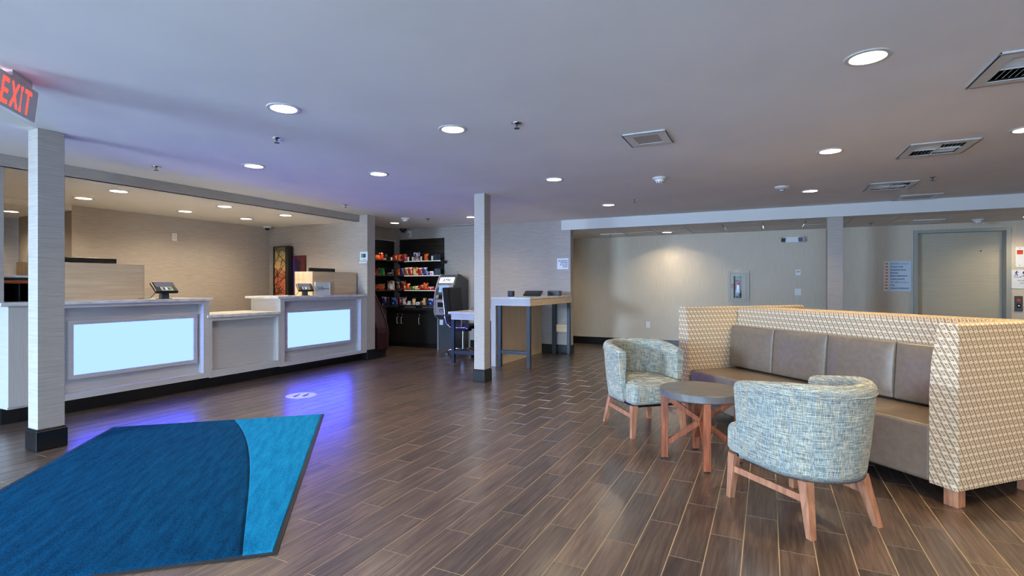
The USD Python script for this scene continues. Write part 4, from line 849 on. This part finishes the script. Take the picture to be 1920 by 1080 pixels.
for s in (-1, 1): h_ = obj('lamp_head', mv(rbx(-.05, .05, -.035, .035, -.045, .045, .012), (s * .155, -.085, .0), rz=s * -.5, rx=.2), 'white_metal', t, smooth=30); obj('lamp_face', mv(bx(-.038, .038, -.0385, -.035, -.034, .034), (s * .155, -.085, 0), rz=s * -.5, rx=.2), 'steel', h_)
# direction sign
t = thing('direction_sign', 'white and pale blue direction sign with arrows left of the elevator', 'sign', (1.775, YH - .014, 1.143)); DW, DH = .383, .512
obj('plate', bx(.078, DW, .002, .013, 0, DH, .001), 'sign_blue', t); obj('arrow_strip', bx(0, .078, 0, .013, 0, DH, .001), 'sign_peach', t, label='peach strip of arrows')
LINES = [('101-119', ' Guest Rooms', 1), ('Fitness Area', '', 1), ('Breakfast Area', '', 1), ('Elevator', '', 1), ("Men's Restroom", '', 1), ('Guest Laundry', '', 1), ('121-143', ' Guest Rooms', -1), ('Pool', '', -1), ("Women's Restroom", '', -1)]
WL = [.25, .175, .215, .115, .235, .2, .25, .06, .255]
for i, (s, s2, d) in enumerate(LINES):
    z = DH - .058 - i * .0515
    m = wtext(s, .026, .09, .002, z, depth=.0012, w=None if s2 == '' else .11, bold=True)
    if s2 == '': m.apply_translation((-.09, 0, 0)); m.apply_scale((WL[i] / m.bounds[1][0], 1, 1)); m.apply_translation((.09, 0, 0))
    else: m = cat([m, wtext(s2.strip(), .018, .21, .002, z, depth=.0012, w=.13)])
    obj('text_line', m, 'ink_blue', t)
    zc = z + .012; x0, x1 = (.018, .06) if d > 0 else (.06, .018)
    tip = [(x1, zc), (x1 - d * .018, zc + .013), (x1 - d * .018, zc + .004), (x0, zc + .004), (x0, zc - .004), (x1 - d * .018, zc - .004), (x1 - d * .018, zc - .013)]
    obj('arrow', prism(Polygon(tip), .0012, 'y').apply_translation((0, -.0012, 0)), 'ink_dark', t)
obj('braille', cat([bx(.055 + .012 * i, .060 + .012 * i, -.001, 0, .018, .03) for i in range(2)]), 'ink_dark', t)
# elevator plates
t = thing('hall_plate', 'white plate with red square right of the elevator', 'wall plate', (3.463, YH - .008, 1.526)); obj('plate', bx(0, .10, 0, .007, 0, .317, .001), 'sign_white', t); obj('square', bx(.018, .088, -.0015, 0, .20, .265), 'plaque_red', t); obj('screw', cat([mv(cyl(.005, 0, .002, n=10), (.05, .0, z), rx=math.pi / 2) for z in (.03, .295)]), 'ink_dark', t)
t = thing('fire_stair_sign', 'pale sign with blue running figure on stairs, right of the elevator', 'sign', (3.416, YH - .008, 1.196)); obj('plate', bx(0, .30, 0, .007, 0, .291, .001), 'sign_white', t)
def pict(polys, x, z, s): return cat([prism(p if hasattr(p, 'exterior') else Polygon(p), .0015, 'y') for p in polys]).apply_scale((s, 1, s)).apply_translation((x, -.0015, z))
limb = lambda pts, w: shapely.LineString(pts).buffer(w, 3)
run = [Point(.6, 1.72).buffer(.13, 5), limb([(.5, 1.5), (.42, .95)], .15), limb([(.5, 1.45), (.78, 1.2), (.98, 1.35)], .06), limb([(.5, 1.45), (.2, 1.3), (.1, 1.02)], .06), limb([(.44, .95), (.75, .62), (.62, .2)], .08), limb([(.42, .95), (.3, .5), (.0, .3)], .08)]
obj('running_figure', pict(run, .035, .185, .05), 'ink_blue', t, label='blue running figure')
obj('stairs', pict([limb([(0, 0), (1.6, 0), (1.6, .25), (2.2, .25), (2.2, .5), (2.8, .5), (2.8, .75), (3.4, .75)], .06)], .03, .178, .05), 'ink_blue', t)
obj('flames', pict([Polygon([(0, 0), (.5, 0), (.62, .4), (.45, .3), (.4, .9), (.22, .5), (.1, .75), (-.1, .35)])], .135, .225, .06), 'ink_blue', t)
obj('text_line', wtext('IN CASE OF FIRE', .018, .15, 0, .115, depth=.0012, w=.15, align='c'), 'ink_dark', t); obj('text_line', wtext('USE STAIRS', .018, .15, 0, .075, depth=.0012, w=.10, align='c'), 'ink_dark', t)
t = thing('call_panel', 'steel elevator call panel with red window and black button', 'elevator panel', (3.450, YH - .010, .842)); obj('plate', bx(0, .10, 0, .009, 0, .238, .001), 'steel', t); obj('window', bx(.03, .075, -.0015, 0, .155, .195), 'plaque_red', t); obj('button', cat([bx(.03, .075, -.002, 0, .055, .12, .001)]), 'black_plastic', t); obj('button_dot', mv(cyl(.013, 0, .003, n=16), (.052, -.002, .088), rx=math.pi / 2), 'sign_white', t)

# ================================================================== MAT AND STICKER
A0, B0, C0 = np.array((-5.153, 2.547)), np.array((-3.842, 3.713)), np.array((-1.995, 1.723))
ux = (A0 - B0) / np.linalg.norm(A0 - B0); uy = np.array((ux[1], -ux[0]))
if uy @ (C0 - B0) < 0: uy = -uy
MW, ML = np.linalg.norm(A0 - B0), (C0 - B0) @ uy
rotm = math.atan2(uy[1], uy[0])               # local x runs along the long side, local y from the near edge side
t = thing('entrance_mat', 'large blue two-tone carpet mat with black rubber edge on the floor', 'mat', (B0[0], B0[1], 0), rotm)
sgn = 1.0 if (math.cos(rotm) * ux[1] - math.sin(rotm) * ux[0]) > 0 else -1.0
ED = 0.022
rb = sbox(0, 0, ML, MW) if sgn > 0 else sbox(0, -MW, ML, 0)
obj('rubber_backing', prism(rb, 0.005), 'rubber', t)
cpx = [(-4.406, 3.173), (-3.972, 2.943), (-3.575, 2.69), (-2.982, 2.251), (-2.572, 1.929), (-2.159, 1.6), (-2.03, 1.49)]
cl = sorted([((np.array(p) - B0) @ uy, abs((np.array(p) - B0) @ ux)) for p in cpx])
cx_, cy_ = np.array([c[0] for c in cl]), np.array([c[1] for c in cl]); pf = np.polyfit(cx_, cy_, 3)
def carpet_mesh(lo, hi, nx=300, ny=110):
    us = np.linspace(ED, ML - ED, nx); V = []; 
    for u in us:
        a, b = lo(u), hi(u)
        V.append(np.stack([np.full(ny, u), np.linspace(a, b, ny), np.zeros(ny)], 1))
    V = np.vstack(V); P = V.copy(); P[:, 2] = 0.011 + 0.0012 * meshkit.noise(P * 120, 5) + 0.0012 * meshkit.fbm(P * (6, 24, 1), 3, 9)
    e = np.zeros((nx, ny), bool); e[0] = e[-1] = True; e[:, 0] = e[:, -1] = True; P[e.ravel(), 2] = 0.004
    P[:, 1] *= sgn; F = []
    I = np.arange(nx * ny).reshape(nx, ny); a, b, c, d = I[:-1, :-1].ravel(), I[1:, :-1].ravel(), I[1:, 1:].ravel(), I[:-1, 1:].ravel()
    F = np.vstack([np.stack([a, b, c], 1), np.stack([a, c, d], 1)])
    if sgn < 0: F = F[:, ::-1]
    return trimesh.Trimesh(P, F, process=False)
cur = lambda u: float(np.clip(np.polyval(pf, u), ED + .05, MW - ED - .05))
obj('sky_blue_pile', carpet_mesh(lambda u: ED, cur, 240, 80), 'carpet_sky', t, smooth=True, label='lighter blue curved border')
obj('navy_pile', carpet_mesh(cur, lambda u: MW - ED, 260, 130), 'carpet_navy', t, smooth=True, label='dark blue main field')
t = thing('floor_sticker', 'round translucent pale sticker on the floor before the reception counter', 'floor sticker', (-4.737, 4.236, 0), 0.5)
mat('sticker_film', {'t': ('transparent_bsdf', {}), 'p': ('principled_bsdf', {'base_color': lin(210, 214, 224), 'roughness': 0.3}), 'x': ('mix_closure', {'fac': 0.62})}, [('t.BSDF', 'x.closure1'), ('p.BSDF', 'x.closure2')], 'x.closure')
obj('film', cyl(.165, .0002, .0009, n=40), 'sticker_film', t)
feet = [limb([(-.05, -.06), (-.045, .0)], .022), limb([(-.045, .05), (-.045, .06)], .017), limb([(.045, -.03), (.05, .03)], .022), limb([(.05, .08), (.05, .09)], .017)]
obj('footprints', cat([mv(prism(p, .0004), (0, 0, .001)) for p in feet]), 'logo_navy', t, label='faint footprint marks')

# ================================================================== LOUNGE
P0 = np.array((.95, 3.665)); ang = math.atan2(.703, -.711)     # local x: along the sofa away from the viewer; local y after rotation: towards its front
t = thing('banquette', 'long high-backed double banquette in patterned cloth with taupe leather seats', 'banquette', (P0[0], P0[1], 0), ang)
# with local x = u, the depth direction v is local -y
LN, TA0, TA1, DT = 2.445, 0.105, 0.150, 1.52
def armpoly(s):      # section across the arm (x, z), thicker at the bottom, inner face leaning
    return [(0, .105), (TA1, .105), (TA1, .62), (TA1 - .012, .82), (TA0, 1.02), (TA0 - .014, 1.035), (.012, 1.035), (0, 1.022)]
ap = Polygon(armpoly(1)); apm = mv(prism(ap.buffer(-.004).buffer(.004, 3), DT, 'y'), (0, -DT, 0))
obj('arm_panel', apm, 'banquette_cloth', t, uv='box', label='near end panel in patterned cloth')
am = apm.copy(); am.apply_scale((-1, 1, 1)); am.invert() if am.volume < 0 else None; am.apply_translation((LN, 0, 0))
obj('arm_panel', am, 'banquette_cloth', t, uv='box')
bp = Polygon([(-.60, .12), (-.92, .12), (-.905, 1.0), (-.885, 1.03), (-.635, 1.03), (-.615, 1.0)]).buffer(-.012).buffer(.012, 3)
obj('back_panel', mv(prism(Polygon([(y, z) for y, z in bp.exterior.coords]), LN - 2 * TA1 + .04, 'x'), (TA1 - .02, 0, 0)), 'banquette_cloth', t, uv='box')
def seat(sgn):
    P = []
    y0, y1 = (-.012, -.60) if sgn > 0 else (-DT + .012, -DT + .60)
    m = rbx(TA1 + .002, LN - TA1 - .002, min(y0, y1), max(y0, y1), .105, .435, .022); m = m.subdivide_to_size(.12) if False else m
    return m
for s in (1, -1):
    obj('seat', seat(s), 'taupe_leather', t, smooth=30)
    cwid = (LN - 2 * TA1) / 4
    for i in range(4):
        x0 = TA1 + i * cwid
        # cushion: pillow grid
        n = 14; us = np.linspace(0, 1, n); rings = []
        for v_ in np.linspace(0, 1, n):
            pass
        g = rbx(-cwid / 2 + .003, cwid / 2 - .003, -.05, .05, -.2, .2, .012, 3); g = g.subdivide_to_size(.045); V = g.vertices
        V[:, 1] *= 1 + .5 * np.clip(1 - (V[:, 0] / (cwid / 2)) ** 6, 0, 1) * np.clip(1 - (V[:, 2] / .2) ** 6, 0, 1); g.vertices = V
        yy = -.545 if s > 0 else -DT + .545
        g = mv(g, rx=(.08 if s > 0 else -.08)); g = mv(g, (x0 + cwid / 2, yy, .645))
        obj('back_cushion', g, 'taupe_leather', t, smooth=True)
for x in (.02, LN - .095, LN / 2):
    for y in (-.03, -.70, -DT + .095): obj('leg', bx(x, x + .075, y - .065, y, 0, .104, .003), 'beech', t)

def barrel_chair(label, C, f):
    t = thing('armchair', label, 'armchair', (C[0], C[1], 0), math.atan2(f[1], f[0]), 'tweed barrel armchairs')
    # local +x forward, +y left
    R, xc, xa = .312, -.045, .158
    path = [(xa, R)] + [(x, R) for x in np.linspace(xa - .02, xc, 7)] + [(xc - R * math.sin(q), R * math.cos(q)) for q in np.linspace(0, math.pi, 33)[1:-1]] + [(x, -R) for x in np.linspace(xc, xa - .02, 7)] + [(xa, -R)]
    path = np.array(path); d = np.gradient(path, axis=0); d /= np.linalg.norm(d, axis=1)[:, None]; nrm = np.stack([-d[:, 1], d[:, 0]], 1)
    nrm *= np.sign(((np.array((xc + .05, 0)) - path) * nrm).sum(1))[:, None]
    # (inward offset, height)
    sec = [(.048, .262), (.040, .30), (.022, .45), (.010, .58), (.004, .66), (.0, .695), (-.004, .712), (.002, .732), (.016, .748), (.038, .755), (.062, .750), (.078, .735), (.084, .712), (.080, .66), (.074, .52), (.074, .40), (.08, .30)]
    rings = []
    for i, (p, q) in enumerate(zip(path, nrm)):
        back = np.clip((xa - p[0]) / (xa + .2), 0, 1); dz = -.045 * (1 - back) ** 1.3
        ends = min(i, len(path) - 1 - i); k = {0: .78}.get(ends, 1.0)
        ring = []
        for o, z in sec:
            oo = o if k == 1 else .04 + (o - .04) * k
            zz = z + dz * np.clip((z - .4) / .3, 0, 1)
            if k < 1: zz = .26 + (zz - .26) * .975 + .006
            ring.append((p[0] + q[0] * oo + (.012 if k < 1 else 0), p[1] + q[1] * oo, zz))
        rings.append(np.array(ring))
    obj('barrel_back', loft(rings), 'tweed', t, smooth=50)
    # welts: down both arm fronts and round under the rim
    for e in (1, len(rings) - 2):
        obj('welt', tube([rings[e][j] + np.array([.004, 0, 0]) for j in range(1, 8)], .0055, 6), 'tweed', t, smooth=True)
    obj('welt', tube([rg[5] + (np.r_[-nrm[i], 0] * .002) for i, rg in enumerate(rings)][1:-1], .005, 6), 'tweed', t, smooth=True)
    # seat
    def outline(k, xo=0.0):
        w, xf, rc = .246 * k, .312 * k, .04
        pts = [(xf - rc + rc * math.sin(q), w - rc + rc * math.cos(q)) for q in np.linspace(math.pi / 2, 0, 7)]
        pts = [(xf, y) for y in np.linspace(-w + rc, w - rc, 9)][:-1] + pts
        pts += [(x, w) for x in np.linspace(xf - rc, xc, 8)[1:]] + [(xc - w * math.sin(q), w * math.cos(q)) for q in np.linspace(0, math.pi, 21)[1:]] + [(x, -w) for x in np.linspace(xc, xf - rc, 8)[1:]]
        pts += [(xf - rc + rc * math.sin(q), -w + rc - rc * math.cos(q)) for q in np.linspace(0, math.pi / 2, 7)[1:-1]]
        return np.array(pts)
    rg = [np.c_[outline(k), np.full(len(outline(k)), z)] for k, z in ((.90, .268), (.965, .275), (1.0, .30), (1.0, .395), (.985, .418), (.95, .434), (.86, .446), (.6, .458), (.25, .462))]
    obj('seat', loft(rg), 'tweed', t, smooth=55)
    obj('seat_deck', mv(prism(Polygon(outline(.9)), .02), (0, 0, .25)), 'black_base', t)
    def leg(top, bot, wt, wb):
        rr = [np.array([(c[0] + sx * w / 2, c[1] + sy * w / 2, z) for sx, sy in ((-1, -1), (1, -1), (1, 1), (-1, 1))]) for c, z, w in ((bot, .0, wb), (top, .262, wt))]
        return loft(rr)
    for s in (1, -1):
        obj('leg', leg((.262, s * .218), (.275, s * .236), .05, .032), 'beech', t); obj('leg', leg((-.205, s * .185), (-.272, s * .222), .052, .032), 'beech', t)
        obj('stretcher', bar((.262, s * .226, .172), (-.225, s * .20, .172), .02, .036), 'beech', t)
    return t
barrel_chair('blue-grey tweed barrel armchair with its back to the viewer', (.1665, 3.293), (-.693, .721))
barrel_chair('tan-lit tweed barrel armchair beyond the round table, seat facing the viewer', (-.9865, 4.60), (.658, -.753))

t = thing('side_table', 'round grey-topped table with crossed wooden legs between the armchairs', 'table', (-.425, 3.943, 0), math.radians(14.5))
TH_ = .51
obj('tabletop', lathe([(0, TH_ - .052), (.281, TH_ - .052), (.285, TH_ - .048), (.285, TH_ - .004), (.281, TH_), (0, TH_)], 64), 'table_slate', t, smooth=30)
for k in range(4):
    an = math.pi / 2 * k; c, s = math.cos(an), math.sin(an)
    m = bx(.228, .276, -.024, .024, 0.006, TH_ - .053, .002); obj('leg', mv(m, rz=an), 'walnut', t)
    obj('foot_glide', mv(cyl(.016, 0, .006, .252, 0, 14), rz=an), 'black_plastic', t)
for an in (0, math.pi / 2):
    c, s = math.cos(an), math.sin(an)
    for sg in (1, -1):
        for e in (1, -1):
            z1 = .275 + e * .165
            obj('brace', bar((.02 * c * sg, .02 * s * sg, .275 + e * .012), (.235 * c * sg, .235 * s * sg, z1), .032, .036), 'walnut', t)
obj('brace_hub', bx(-.024, .024, -.024, .024, .245, .305, .004), 'walnut', t)
